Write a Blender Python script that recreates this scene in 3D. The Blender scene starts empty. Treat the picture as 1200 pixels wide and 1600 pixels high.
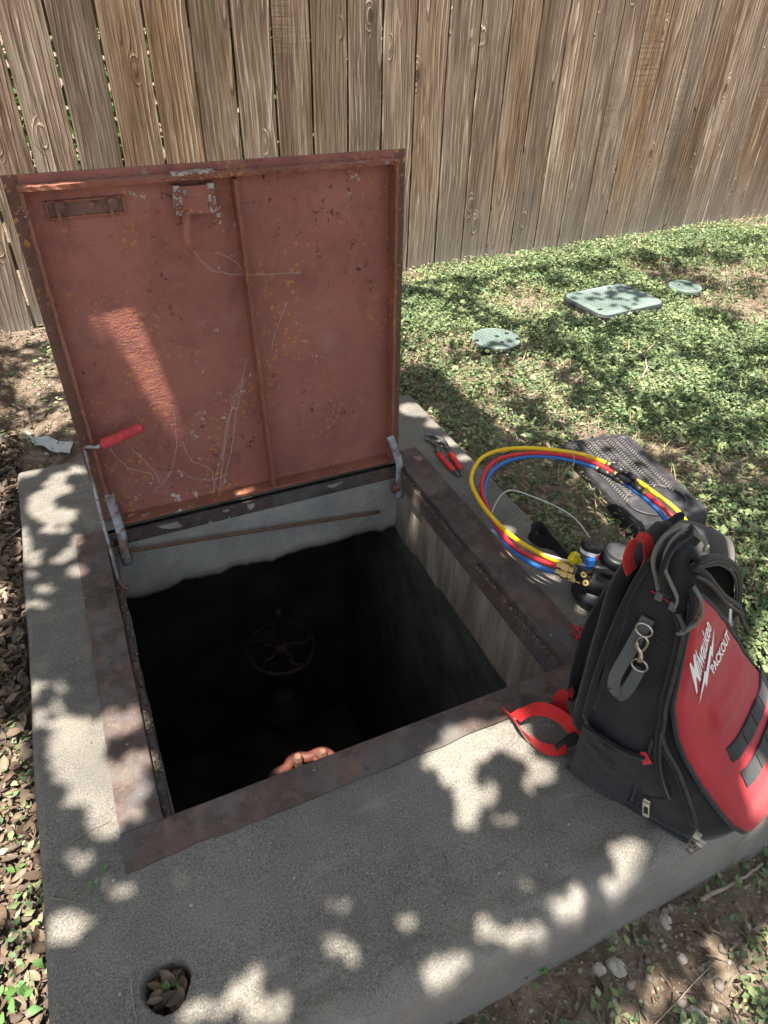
import bpy, math, random
import numpy as np
from mathutils import Vector, Matrix
SC = bpy.context.scene
COL = SC.collection
R0 = np.random.RandomState(7)
random.seed(7)
# ------------------------------------------------------------ camera
FPX = 1071.1545
CX, CY, CZ = 0.0689, -0.6211, 1.0352
_t, _y, _r = math.radians(38.2095), math.radians(25.2856), math.radians(1.6079)
FWD = np.array([math.sin(_y)*math.cos(_t), math.cos(_y)*math.cos(_t), -math.sin(_t)])
_rt = np.array([math.cos(_y), -math.sin(_y), 0.0]); _up = np.cross(_rt, FWD)
RGT = _rt*math.cos(_r) + _up*math.sin(_r); UPV = -_rt*math.sin(_r) + _up*math.cos(_r)
CAM = np.array([CX, CY, CZ])
cd = bpy.data.cameras.new('camera'); co = bpy.data.objects.new('camera', cd); COL.objects.link(co)
m = Matrix.Identity(4)
for i in range(3):
    m[i][0] = RGT[i]; m[i][1] = UPV[i]; m[i][2] = -FWD[i]; m[i][3] = CAM[i]
co.matrix_world = m
cd.sensor_fit = 'VERTICAL'; cd.sensor_height = 24; cd.lens = FPX*24/1600
cd.clip_start = 0.02; cd.clip_end = 400
SC.camera = co
# ------------------------------------------------------------ light
SUNV = np.array([-.18, -.12, 1.0])           # towards the sun
sd = SUNV/np.linalg.norm(SUNV)
w = bpy.data.worlds.new('World'); SC.world = w; w.use_nodes = True
nt = w.node_tree; nt.nodes.clear()
sky = nt.nodes.new('ShaderNodeTexSky'); sky.sky_type = 'NISHITA'; sky.sun_disc = False
sky.sun_elevation = math.asin(sd[2]); sky.sun_rotation = math.atan2(sd[0], sd[1])
sky.air_density = 1.0; sky.dust_density = 3.0; sky.ozone_density = 1.0
bg = nt.nodes.new('ShaderNodeBackground'); bg.inputs[1].default_value = 0.076
wo = nt.nodes.new('ShaderNodeOutputWorld')
hs = nt.nodes.new('ShaderNodeHueSaturation'); hs.inputs['Saturation'].default_value = .5
nt.links.new(sky.outputs[0], hs.inputs['Color']); nt.links.new(hs.outputs[0], bg.inputs[0]); nt.links.new(bg.outputs[0], wo.inputs[0])
sl = bpy.data.lights.new('sun', 'SUN'); sl.energy = 5.0; sl.angle = math.radians(.53); sl.color = (1, .91, .79)
so = bpy.data.objects.new('sun', sl); COL.objects.link(so)
so.rotation_euler = Vector(sd).to_track_quat('Z', 'Y').to_euler(); so.location = (0, 0, 8)
SC.view_settings.view_transform = 'Standard'; SC.view_settings.look = 'None'
SC.view_settings.gamma = 1; SC.view_settings.use_curve_mapping = False
SC.view_settings.exposure = 1.9
# ------------------------------------------------------------ helpers
def ray(q):
    d = FWD + RGT*(q[0]-600)/FPX - UPV*(q[1]-800)/FPX
    return CAM, d
def onz(q, z=0.0):
    c, d = ray(q); return c + d*((z-c[2])/d[2])
def onpl(q, P, n):
    c, d = ray(q); return c + d*(((np.array(P)-c)@n)/(d@n))
def tag(o, label=None, cat=None, group=None, kind=None):
    if label: o['label'] = label
    if cat: o['category'] = cat
    if group: o['group'] = group
    if kind: o['kind'] = kind
    return o
def thing(name, loc, label, cat, group=None):
    o = bpy.data.objects.new(name, None); COL.objects.link(o); o.location = tuple(loc); o.empty_display_size = .05
    return tag(o, label, cat, group)
def rootloc(o):
    v = np.zeros(3)
    while o is not None:
        v += np.array(o.location); o = o.parent
    return v
def mesh(name, V, F, mat, parent=None, smooth=False, origin=None, uv=None):
    V = np.asarray(V, float).copy()
    me = bpy.data.meshes.new(name)
    o = bpy.data.objects.new(name, me); COL.objects.link(o)
    off = np.zeros(3) if origin is None else np.array(origin, float)
    base = rootloc(parent) if parent is not None else np.zeros(3)
    if origin is not None:
        V = V - off; o.location = tuple(off-base)
    elif parent is not None:
        V = V - base
    if isinstance(F, np.ndarray):
        n = len(F); k = F.shape[1]
        me.vertices.add(len(V)); me.vertices.foreach_set('co', V.ravel())
        me.loops.add(n*k); me.loops.foreach_set('vertex_index', F.ravel().astype(np.int32))
        me.polygons.add(n); me.polygons.foreach_set('loop_start', np.arange(0, n*k, k, dtype=np.int32))
        me.polygons.foreach_set('loop_total', np.full(n, k, dtype=np.int32))
        me.update(calc_edges=True)
    else:
        me.from_pydata([tuple(v) for v in V], [], F); me.update()
    if mat: me.materials.append(mat)
    if smooth: me.polygons.foreach_set('use_smooth', [True]*len(me.polygons))
    if parent is not None: o.parent = parent
    return o
def solo(name, V, F, mat, label, cat, group=None, smooth=False, origin=None):
    V = np.asarray(V, float)
    if origin is None: origin = [V[:, 0].mean(), V[:, 1].mean(), V[:, 2].min()]
    return tag(mesh(name, V, F, mat, None, smooth, origin), label, cat, group)
class MB:
    def __init__(s): s.V = []; s.F = []; s.n = 0
    def add(s, V, F):
        V = np.asarray(V, float); s.V.append(V)
        for f in F: s.F.append([int(i)+s.n for i in f])
        s.n += len(V); return s
    def get(s): return np.vstack(s.V), s.F
def box(c, size, ax=None):
    ax = np.eye(3) if ax is None else np.array(ax, float)
    c = np.array(c, float); V = []
    for i in (-1, 1):
        for j in (-1, 1):
            for k in (-1, 1):
                V.append(c + ax[0]*i*size[0]/2 + ax[1]*j*size[1]/2 + ax[2]*k*size[2]/2)
    F = [(0, 1, 3, 2), (4, 6, 7, 5), (0, 4, 5, 1), (2, 3, 7, 6), (0, 2, 6, 4), (1, 5, 7, 3)]
    if np.linalg.det(ax) < 0: F = [f[::-1] for f in F]
    return np.array(V), F
def spline(P, n=8, closed=False):
    P = np.array(P, float); out = []; N = len(P)
    rng = range(N if closed else N-1)
    for i in rng:
        if closed: p0, p1, p2, p3 = P[(i-1) % N], P[i], P[(i+1) % N], P[(i+2) % N]
        else: p0, p1, p2, p3 = P[max(i-1, 0)], P[i], P[i+1], P[min(i+2, N-1)]
        for k in range(n):
            t = k/n
            out.append(.5*((2*p1)+(-p0+p2)*t+(2*p0-5*p1+4*p2-p3)*t*t+(-p0+3*p1-3*p2+p3)*t**3))
    if not closed: out.append(P[-1])
    return np.array(out)
def unit(v): v = np.asarray(v, float); return v/(np.linalg.norm(v)+1e-12)
def tube(P, r, seg=8, closed=False, cap=True, flat=1.0, nrm=None):
    P = np.array(P, float); N = len(P)
    r = np.full(N, r) if np.isscalar(r) else np.array(r)
    V = []; u = None
    for i in range(N):
        if closed: t = P[(i+1) % N]-P[(i-1) % N]
        else: t = P[min(i+1, N-1)]-P[max(i-1, 0)]
        t = unit(t)
        if nrm is not None: u = np.array(nrm, float)
        elif u is None: u = np.array([0, 0, 1.]) if abs(t[2]) < .9 else np.array([1., 0, 0])
        u = unit(u - t*(u@t)); v = np.cross(t, u)
        for k in range(seg):
            a = 2*math.pi*k/seg
            V.append(P[i] + r[i]*(u*math.cos(a)*flat + v*math.sin(a)))
    F = []
    for i in range(N if closed else N-1):
        j = (i+1) % N
        for k in range(seg):
            l = (k+1) % seg
            F.append((i*seg+k, i*seg+l, j*seg+l, j*seg+k))
    if cap and not closed:
        F.append(tuple(range(seg))[::-1]); F.append(tuple((N-1)*seg+k for k in range(seg)))
    return np.array(V), F
def ribbon(P, wd, width, th=.0015):
    """flat webbing along P; wd = width directions (one or per point)"""
    P = np.array(P, float); N = len(P); wd = np.array(wd, float)
    if wd.ndim == 1: wd = np.tile(wd, (N, 1))
    V = []; F = []
    for i in range(N):
        t = unit(P[min(i+1, N-1)]-P[max(i-1, 0)]); q = unit(wd[i]-t*(wd[i]@t)); nn = np.cross(t, q)
        for a, b in ((-1, -1), (1, -1), (1, 1), (-1, 1)):
            V.append(P[i]+q*a*width/2+nn*b*th/2)
    for i in range(N-1):
        for k in range(4):
            l = (k+1) % 4; F.append((i*4+k, i*4+l, i*4+4+l, i*4+4+k))
    F.append((3, 2, 1, 0)); F.append(tuple((N-1)*4+k for k in range(4)))
    return np.array(V), F
def lathe(C, axis, prof, seg=24, x0=None):
    """prof: list of (r, h) along axis"""
    axis = unit(axis); u = np.array([1., 0, 0]) if abs(axis[0]) < .8 else np.array([0, 1., 0])
    u = unit(u-axis*(u@axis)); v = np.cross(axis, u); C = np.array(C, float)
    V = []; F = []
    for r, h in prof:
        for k in range(seg):
            a = 2*math.pi*k/seg; V.append(C+axis*h+(u*math.cos(a)+v*math.sin(a))*r)
    for i in range(len(prof)-1):
        for k in range(seg):
            l = (k+1) % seg; F.append((i*seg+k, i*seg+l, (i+1)*seg+l, (i+1)*seg+k))
    F.append(tuple(range(seg))[::-1]); F.append(tuple((len(prof)-1)*seg+k for k in range(seg)))
    return np.array(V), F
_lat = R0.rand(64, 64, 64)
def vnoise(x, y, z=0.0):
    x = np.asarray(x, float); y = np.asarray(y, float); z = np.zeros_like(x)+z
    xi, yi, zi = np.floor(x).astype(int), np.floor(y).astype(int), np.floor(z).astype(int)
    fx, fy, fz = x-xi, y-yi, z-zi
    fx, fy, fz = [f*f*(3-2*f) for f in (fx, fy, fz)]
    r = 0
    for a in (0, 1):
        for b in (0, 1):
            for c in (0, 1):
                r = r + _lat[(xi+a) % 64, (yi+b) % 64, (zi+c) % 64]*(fx if a else 1-fx)*(fy if b else 1-fy)*(fz if c else 1-fz)
    return r
def fbm(x, y, z=0.0, o=4):
    r = 0; a = .5; f = 1
    for i in range(o):
        r = r + a*vnoise(x*f, y*f, z*f+i*7.3); a *= .5; f *= 2.03
    return r
def sst(a, b, x):
    t = np.clip((x-a)/(b-a), 0, 1); return t*t*(3-2*t)
# ------------------------------------------------------------ materials
class NT:
    def __init__(s, name, rough=.8, metal=0.0, spec=.3):
        s.m = bpy.data.materials.new(name); s.m.use_nodes = True; s.t = s.m.node_tree
        s.b = s.t.nodes['Principled BSDF']; s.b.inputs['Roughness'].default_value = rough
        s.b.inputs['Metallic'].default_value = metal; s.b.inputs['Specular IOR Level'].default_value = spec
        s.tc = s.t.nodes.new('ShaderNodeTexCoord'); s.co = s.tc.outputs['Object']
    def n(s, t, **k):
        q = s.t.nodes.new(t)
        for a, b in k.items(): setattr(q, a, b)
        return q
    def l(s, a, b): s.t.links.new(a, b)
    def mapping(s, scale=(1, 1, 1), src=None, loc=(0, 0, 0), rot=(0, 0, 0)):
        q = s.n('ShaderNodeMapping'); s.l(src or s.co, q.inputs[0]); q.inputs['Scale'].default_value = scale
        q.inputs['Location'].default_value = loc; q.inputs['Rotation'].default_value = rot; return q.outputs[0]
    def noise(s, scale, detail=4, rough=.55, src=None, dist=0.0, out=0):
        q = s.n('ShaderNodeTexNoise'); q.inputs['Scale'].default_value = scale; q.inputs['Detail'].default_value = detail
        q.inputs['Roughness'].default_value = rough; q.inputs['Distortion'].default_value = dist
        s.l(src or s.co, q.inputs['Vector']); return q.outputs[out]
    def voro(s, scale, src=None, feature='F1', out=0):
        q = s.n('ShaderNodeTexVoronoi'); q.feature = feature; q.inputs['Scale'].default_value = scale
        s.l(src or s.co, q.inputs['Vector']); return q.outputs[out]
    def ramp(s, src, stops, interp='LINEAR'):
        q = s.n('ShaderNodeValToRGB'); s.l(src, q.inputs[0]); e = q.color_ramp.elements; q.color_ramp.interpolation = interp
        while len(e) < len(stops): e.new(.5)
        for i, (p, c) in enumerate(stops):
            e[i].position = p; e[i].color = (c if isinstance(c, tuple) else (c, c, c))+(1,)
        return q.outputs[0]
    def mix(s, f, a, b, mode='MIX'):
        q = s.n('ShaderNodeMix'); q.data_type = 'RGBA'; q.blend_type = mode
        for v, i in ((f, 0), (a, 6), (b, 7)):
            if isinstance(v, (int, float)): q.inputs[i].default_value = v
            elif isinstance(v, tuple): q.inputs[i].default_value = v+(1,)
            else: s.l(v, q.inputs[i])
        return q.outputs[2]
    def math(s, op, a, b=None, c=None):
        q = s.n('ShaderNodeMath'); q.operation = op
        for v, i in ((a, 0), (b, 1), (c, 2)):
            if v is None: continue
            if isinstance(v, (int, float)): q.inputs[i].default_value = v
            else: s.l(v, q.inputs[i])
        return q.outputs[0]
    def col(s, c):
        if isinstance(c, tuple): s.b.inputs['Base Color'].default_value = c+(1,)
        else: s.l(c, s.b.inputs['Base Color'])
        return s
    def bump(s, h, strength=.3, dist=.002):
        q = s.n('ShaderNodeBump'); q.inputs['Strength'].default_value = strength; q.inputs['Distance'].default_value = dist
        s.l(h, q.inputs['Height']); s.l(q.outputs[0], s.b.inputs['Normal']); return s
    def rough(s, v): s.l(v, s.b.inputs['Roughness']); return s
def simple(name, c, rough=.6, metal=0, spec=.35, var=.25, scale=60, bump=.0, dist=.001):
    k = NT(name, rough, metal, spec)
    n1 = k.noise(scale, 5); a = tuple(x*(1-var) for x in c); b = tuple(min(1, x*(1+var)) for x in c)
    k.col(k.ramp(n1, [(.3, a), (.7, b)]))
    if bump: k.bump(n1, bump, dist)
    return k.m
def mk_concrete(name, base, speck=.5, moss=0.0, mottle=1.0, wear=False):
    k = NT(name, .9, 0, .2)
    big = k.noise(3.2, 5, .6); mid = k.noise(22, 5, .6); fine = k.noise(400, 3, .7); grain = k.voro(420, out=0)
    a = tuple(x*(1-.25*mottle) for x in base); b = tuple(x*(1+.22*mottle) for x in base)
    c = k.ramp(big, [(.32, a), (.68, b)])
    c = k.mix(k.ramp(mid, [(.4, 0.0), (.75, .45*mottle)]), c, tuple(x*1.3 for x in (base[0]*1.02, base[1], base[2]*.93)))
    c = k.mix(k.ramp(fine, [(.36, speck), (.5, 0.0)]), c, tuple(x*.35 for x in base))
    c = k.mix(k.ramp(fine, [(.58, 0.0), (.7, speck)]), c, tuple(min(.75, x*2.3) for x in base))
    st = k.noise(1.7, 6, .65, k.mapping((1, 1, 1), loc=(3, 1, 2)))
    c = k.mix(k.ramp(st, [(.48, 0.0), (.62, .5)]), c, (base[0]*.5, base[1]*.52, base[2]*.55))
    c = k.mix(k.ramp(k.noise(5.5, 5, .7, k.mapping(loc=(8, 3, 6))), [(.54, 0.0), (.68, .4)]), c, (base[0]*1.55, base[1]*1.5, base[2]*1.38))
    if wear:
        sx = k.n('ShaderNodeSeparateXYZ'); k.l(k.co, sx.inputs[0])
        e = k.math('ADD', sx.outputs[1], k.math('MULTIPLY', k.noise(7, 5, .6, k.mapping(loc=(2, 2, 2))), .13))
        c = k.mix(k.ramp(k.math('ADD', e, .5), [(.185, .4), (.245, 0.0)]), c, (.30, .29, .27))
        # a pale scraped streak across the front and small rusty chips by the edge
        st2 = k.noise(14, 5, .65, k.mapping((.35, 1.6, 1), rot=(0, 0, -.15)))
        c = k.mix(k.ramp(st2, [(.58, 0.0), (.72, .4)]), c, (.27, .26, .24))
        ch = k.math('MULTIPLY', k.ramp(k.noise(40, 4, .6), [(.56, 0.0), (.62, 1.0)]), k.ramp(k.math('ADD', e, .5), [(.22, .8), (.28, 0.0)]))
    k.col(c)
    h = k.math('ADD', k.math('MULTIPLY', fine, .5), k.math('MULTIPLY', k.voro(190), .6))
    k.bump(h, .55, .0022)
    return k.m
M = {}
M['concrete'] = mk_concrete('concrete', (.148, .140, .127), .75, wear=True, mottle=1.25)
M['wallc'] = mk_concrete('pit_concrete', (.33, .32, .295), .45, mottle=1.5)
def mk_rightwall():
    k = NT('stained_concrete', .9, 0, .2)
    st = k.noise(30, 5, .6, k.mapping((1, 1, .12)))
    c = k.ramp(st, [(.3, (.10, .082, .06)), (.5, (.18, .15, .115)), (.75, (.36, .32, .25))])
    f = k.noise(200, 3); c = k.mix(k.ramp(f, [(.45, 0.0), (.7, .4)]), c, (.3, .27, .22))
    k.col(c).bump(f, .5, .002); return k.m
M['stained'] = mk_rightwall()
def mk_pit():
    k = NT('darkened_pit_wall', .55, 0, .3)
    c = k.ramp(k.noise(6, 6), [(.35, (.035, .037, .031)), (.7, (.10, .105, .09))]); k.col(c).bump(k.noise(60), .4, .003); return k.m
M['pit'] = mk_pit()  # the pit's darkness is put into this wall colour
def mk_frame(name='rusty_frame_steel'):
    k = NT(name, .75, .0, .25)
    big = k.noise(5, 6, .6); mid = k.noise(28, 6, .65); f = k.noise(260, 3)
    c = k.ramp(big, [(.3, (.050, .040, .040)), (.52, (.078, .056, .050)), (.7, (.125, .076, .062))])
    c = k.mix(k.ramp(mid, [(.5, 0.0), (.68, .5)]), c, (.19, .13, .105))
    c = k.mix(k.ramp(k.noise(9, 4, .5, k.mapping(loc=(5, 2, 1))), [(.56, 0.0), (.66, .6)]), c, (.085, .09, .10))
    c = k.mix(k.ramp(f, [(.6, 0.0), (.72, .5)]), c, (.24, .2, .17))
    c = k.mix(k.ramp(k.noise(7, 6, .7, k.mapping(loc=(1, 9, 4))), [(.50, 0.0), (.64, .7)]), c, (.12, .115, .105))
    c = k.mix(k.ramp(k.noise(12, 6, .7, k.mapping(loc=(6, 9, 4))), [(.54, 0.0), (.66, .75)]), c, (.035, .028, .028))
    k.col(c).bump(k.math('ADD', mid, k.math('MULTIPLY', f, .5)), .35, .002); return k.m
M['frame'] = mk_frame()
def mk_lid(name, base=(.32, .122, .095), dark=(.15, .068, .058), wr=True, rusty=.5):
    k = NT(name, .55, 0, .35)
    big = k.noise(3.0, 6, .6); mid = k.noise(17, 6, .65, dist=.6)
    c = k.ramp(big, [(.25, tuple(x*.72 for x in base)), (.5, base), (.75, (base[0]*1.2, base[1]*1.28, base[2]*1.3))])
    c = k.mix(k.ramp(mid, [(.48, 0.0), (.72, .45)]), c, dark)
    # pits
    v = k.noise(55, 6, .7, k.mapping(loc=(1, 4, 2))); cl = k.noise(5.2, 4, .6, k.mapping(loc=(9, 1, 3)))
    pm = k.math('MULTIPLY', k.ramp(v, [(.60, 0.0), (.64, 1.0)]), k.ramp(cl, [(.50, 0.0), (.60, 1.0)]))
    c = k.mix(pm, c, (.055, .028, .022))
    sv = k.noise(1, 5, .65, k.mapping((14, 14, 3), loc=(3, 3, 3))); c = k.mix(k.ramp(sv, [(.56, 0.0), (.72, .5)]), c, tuple(x*.6 for x in base))
    c = k.mix(k.ramp(k.noise(8, 6, .7, k.mapping(loc=(7, 3, 3))), [(.55, 0.0), (.7, .4)]), c, (base[0]*1.15, base[1]*1.6, base[2]*1.75))
    # orange scale
    wp = k.n('ShaderNodeVectorMath'); wp.operation = 'ADD'; ws = k.n('ShaderNodeVectorMath'); ws.operation = 'SCALE'; ws.inputs['Scale'].default_value = .012; k.l(k.noise(60, 3, .6, out=1), ws.inputs[0]); k.l(k.co, wp.inputs[0]); k.l(ws.outputs[0], wp.inputs[1])
    s1 = k.ramp(k.voro(75, wp.outputs[0]), [(.24, .95), (.34, 0.0)])
    s2 = k.ramp(k.noise(6.0, 5, .65, k.mapping(loc=(4, 7, 5))), [(.50, 0.0), (.62, 1.0)])
    c = k.mix(k.math('MULTIPLY', k.math('MULTIPLY', s1, s2), .85), c, (.50, .24, .055))
    s3 = k.ramp(k.voro(210, k.mapping(loc=(6, 2, 8))), [(.13, .75), (.2, 0.0)])
    c = k.mix(s3, c, (.42, .2, .13))
    # bare grey scale
    g = k.math('MULTIPLY', k.ramp(k.noise(48, 4, .6, k.mapping(loc=(8, 8, 1))), [(.635, 0.0), (.65, 1.0)]), k.ramp(k.noise(4.5, 2, .5, k.mapping(loc=(1, 1, 9))), [(.54, 0.0), (.60, 1.0)]))
    c = k.mix(g, c, (.46, .44, .42))
    k.col(c)
    wv = k.voro(60, k.mapping((1, 1, 1.6)), 'DISTANCE_TO_EDGE') if wr else mid
    q = k.noise(60, 2, .5, k.mapping((1, 1, 2.2)), 1.3)
    h = k.math('ADD', k.math('MULTIPLY', q, 1.0 if wr else .2), k.math('MULTIPLY', v, .6))
    k.bump(h, .45, .003)
    k.rough(k.ramp(mid, [(.3, .5), (.7, .78)])); return k.m
M['lid'] = mk_lid('red_oxide_paint')
M['rail'] = mk_lid('rusty_rail_paint', (.25, .095, .06), (.10, .05, .035), False)
M['plateback'] = mk_lid('rusty_plate', (.155, .080, .062), (.075, .048, .042), False)
def mk_wood():
    k = NT('weathered_cedar', .85, 0, .15)
    oi = k.n('ShaderNodeObjectInfo'); rnd = oi.outputs['Random']
    off = k.n('ShaderNodeCombineXYZ'); k.l(k.math('MULTIPLY', rnd, 17.0), off.inputs[0]); k.l(k.math('MULTIPLY', rnd, 31.0), off.inputs[2]); k.l(k.math('MULTIPLY', rnd, 7.0), off.inputs[1])
    ad = k.n('ShaderNodeVectorMath'); ad.operation = 'ADD'; k.l(k.co, ad.inputs[0]); k.l(off.outputs[0], ad.inputs[1]); P = ad.outputs[0]
    sx = k.n('ShaderNodeSeparateXYZ'); k.l(k.co, sx.inputs[0]); X, Z = sx.outputs[0], sx.outputs[2]
    # knots: rings bent around sparse cell centres
    kv = k.n('ShaderNodeTexVoronoi'); kv.inputs['Scale'].default_value = 1.0; k.l(k.mapping((8.0, 6.0, 3.0), P), kv.inputs['Vector'])
    kd = kv.outputs['Distance']
    kn = k.ramp(kd, [(.05, 1.0), (.20, 0.0)])
    cz = k.noise(1.0, 3, .5, k.mapping((2.0, 1, .9), P))
    # heart position of the rings wanders over the board
    r = k.math('ABSOLUTE', k.math('ADD', X, k.math('MULTIPLY', k.math('SUBTRACT', rnd, .5), .13)))
    r = k.math('POWER', k.math('ADD', k.math('MULTIPLY', r, r), .00016), .5)
    ph = k.math('ADD', k.math('MULTIPLY', r, 62.0), k.math('MULTIPLY', cz, 9.0))
    ph = k.math('ADD', ph, k.math('MULTIPLY', kn, 3.0))
    ph = k.math('ADD', ph, k.math('MULTIPLY', k.noise(1, 4, .6, k.mapping((14, 4, 1.6), P)), 2.2))
    ring = k.math('FRACT', k.math('MULTIPLY', ph, .9))
    late = k.ramp(ring, [(0, .0), (.45, .05), (.80, 1.0), (.95, 0.0)])
    fib = k.noise(1, 4, .65, k.mapping((260, 60, 6), P)); fib2 = k.noise(1, 4, .6, k.mapping((90, 30, 1.6), P))
    tone = k.noise(1, 4, .6, k.mapping((11, 3, 1.5), P))
    c = k.ramp(tone, [(.30, (.155, .098, .062)), (.5, (.28, .195, .135)), (.72, (.42, .325, .245))])
    rt = k.n('ShaderNodeHueSaturation'); k.l(c, rt.inputs['Color']); k.l(k.math('ADD', k.math('MULTIPLY', rnd, .45), .72), rt.inputs['Value'])
    k.l(k.math('ADD', k.math('MULTIPLY', k.math('FRACT', k.math('MULTIPLY', rnd, 13.7)), .40), .82), rt.inputs['Saturation']); c = rt.outputs[0]
    streak = k.ramp(k.noise(1, 3, .5, k.mapping((16, 3, .9), P)), [(.42, .0), (.62, 1.0)])
    c = k.mix(k.math('MULTIPLY', k.math('MULTIPLY', late, streak), .85), c, (.66, .56, .46))
    early = k.ramp(ring, [(.80, 0.0), (.97, .6), (1.0, 0.0)])
    c = k.mix(early, c, (.15, .095, .06))
    c = k.mix(k.ramp(fib, [(.38, .85), (.56, 0.0)]), c, (.085, .055, .038))
    c = k.mix(k.ramp(fib2, [(.52, 0.0), (.72, .5)]), c, (.50, .43, .36))
    saw = k.noise(1, 2, .5, k.mapping((6, 1, 130), P)); sm = k.math('MULTIPLY', k.ramp(k.noise(1, 2, .5, k.mapping((3, 3, 1.5), P)), [(.52, 0.0), (.6, .5)]), k.ramp(k.math('FRACT', k.math('MULTIPLY', rnd, 7.3)), [(.6, 0.0), (.65, 1.0)]))
    c = k.mix(k.math('MULTIPLY', k.ramp(saw, [(.42, 1.0), (.52, 0.0)]), sm), c, (.14, .10, .075))
    c = k.mix(k.ramp(kd, [(.05, .85), (.10, 0.0)]), c, (.075, .05, .036))
    # grey wet-dirt band near the ground
    lo = k.math('ADD', Z, k.math('MULTIPLY', k.noise(9, 4), .12))
    c = k.mix(k.ramp(lo, [(.08, .68), (.42, 0.0)]), c, (.225, .195, .17))
    c = k.mix(k.math('MULTIPLY', k.ramp(lo, [(.05, .9), (.11, 0.0)]), k.ramp(fib2, [(.4, 0.0), (.6, .7)])), c, (.36, .33, .30))
    k.col(c)
    h = k.math('ADD', k.math('MULTIPLY', fib, .6), k.math('MULTIPLY', late, .8)); h = k.math('ADD', h, k.math('MULTIPLY', k.math('MULTIPLY', saw, sm), .6))
    k.bump(h, 1.0, .003); return k.m
M['wood'] = mk_wood()
def mk_soil():
    k = NT('dry_soil', .95, 0, .1)
    big = k.noise(1.6, 6, .6); mid = k.noise(26, 6, .7); f = k.noise(140, 4)
    c = k.ramp(big, [(.35, (.12, .095, .072)), (.65, (.23, .19, .15))])
    c = k.mix(k.ramp(mid, [(.42, .7), (.6, 0.0)]), c, (.065, .045, .032))
    c = k.mix(k.ramp(f, [(.56, 0.0), (.7, .7)]), c, (.30, .25, .2))
    k.col(c).bump(k.math('ADD', mid, k.math('MULTIPLY', f, .5)), .9, .008); return k.m
M['soil'] = mk_soil()
def leafmat(name, cols, rough=.55, scale=40, trans=.25, spec=.25):
    k = NT(name, rough, 0, spec)
    g = k.n('ShaderNodeNewGeometry').outputs['Random Per Island']
    c = k.ramp(g, [(i/(len(cols)-1), x) for i, x in enumerate(cols)])
    nn = k.noise(2.1, 3); c = k.mix(k.ramp(nn, [(.35, .3), (.6, 0.0)]), c, tuple(x*.7 for x in cols[0]))
    k.col(c)
    if trans:
        tr = k.n('ShaderNodeBsdfTranslucent'); k.l(c, tr.inputs[0]); mx = k.n('ShaderNodeMixShader'); mx.inputs[0].default_value = trans
        k.l(k.b.outputs[0], mx.inputs[1]); k.l(tr.outputs[0], mx.inputs[2]); k.l(mx.outputs[0], k.t.nodes['Material Output'].inputs[0])
    return k.m
M['cover'] = leafmat('ground_cover_leaf', [(.055, .095, .045), (.10, .16, .072), (.155, .22, .11), (.23, .28, .12), (.33, .37, .22)])
M['straw'] = leafmat('dry_straw', [(.22, .17, .10), (.34, .28, .17), (.17, .12, .08), (.28, .27, .14)], trans=.15)
M['litter'] = leafmat('dead_leaf', [(.04, .028, .02), (.10, .07, .05), (.19, .14, .10), (.07, .055, .042), (.28, .225, .165)], trans=.1)
M['canopy'] = leafmat('tree_leaf', [(.04, .085, .02), (.06, .12, .03), (.08, .15, .04)], trans=.3)
M['bark'] = simple('bark', (.11, .085, .065), .9, bump=.6, dist=.01, scale=20)
M['twig'] = simple('grey_twig', (.24, .20, .165), .85, scale=90, bump=.4)
M['stone'] = simple('pale_stone', (.34, .32, .29), .85, scale=40, var=.35, bump=.6, dist=.004)
M['stone2'] = simple('grey_stone', (.13, .14, .145), .85, scale=30, var=.3, bump=.5, dist=.004)
M['gravel'] = leafmat('gravel', [(.12, .10, .085), (.25, .22, .19), (.36, .33, .29), (.18, .15, .12)], .9, trans=0)
def mk_fabric(name, c, c2, sc=900, rough=.85, spec=.25, b=.4):
    k = NT(name, rough, 0, spec)
    k.b.inputs['Sheen Weight'].default_value = .15
    big = k.noise(14, 5); wv = k.n('ShaderNodeTexChecker'); wv.inputs['Scale'].default_value = sc
    k.l(k.co, wv.inputs[0]); f = k.noise(sc*.6, 2)
    q = k.ramp(big, [(.35, c), (.75, c2)]); q = k.mix(k.ramp(f, [(.4, .35), (.6, 0.0)]), q, tuple(x*.5 for x in c))
    # pale dust
    q = k.mix(k.ramp(k.noise(35, 6, .7), [(.62, 0.0), (.78, .35)]), q, (.17, .16, .15))
    k.col(q)
    h = k.math('ADD', k.math('MULTIPLY', wv.outputs[1], .3), k.math('MULTIPLY', k.noise(18, 3), 6.0))
    k.bump(h, b, .0012); return k.m
M['black'] = mk_fabric('black_ballistic_fabric', (.007, .0075, .010), (.018, .019, .023))
M['blackpad'] = mk_fabric('black_padding', (.006, .006, .008), (.014, .014, .017), 600)
M['red'] = mk_fabric('red_moulded_fabric', (.34, .012, .024), (.47, .022, .038), 1100, .6, .4, .3)
M['redweb'] = mk_fabric('red_webbing', (.55, .012, .014), (.66, .02, .02), 1500, .6, .35)
M['greyweb'] = mk_fabric('grey_webbing', (.08, .09, .092), (.13, .14, .142), 1500, .7)
M['rim'] = mk_fabric('grey_trim', (.13, .135, .118), (.19, .195, .17), 1500, .8)
M['web'] = mk_fabric('charcoal_webbing', (.016, .019, .024), (.03, .034, .04), 1500, .75)
M['zip'] = simple('zip_teeth', (.03, .03, .032), .5, spec=.4)
M['white'] = simple('white_print', (.78, .78, .8), .6, var=.03)
M['chrome'] = simple('zinc_metal', (.62, .61, .58), .3, 1, var=.15)
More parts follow.
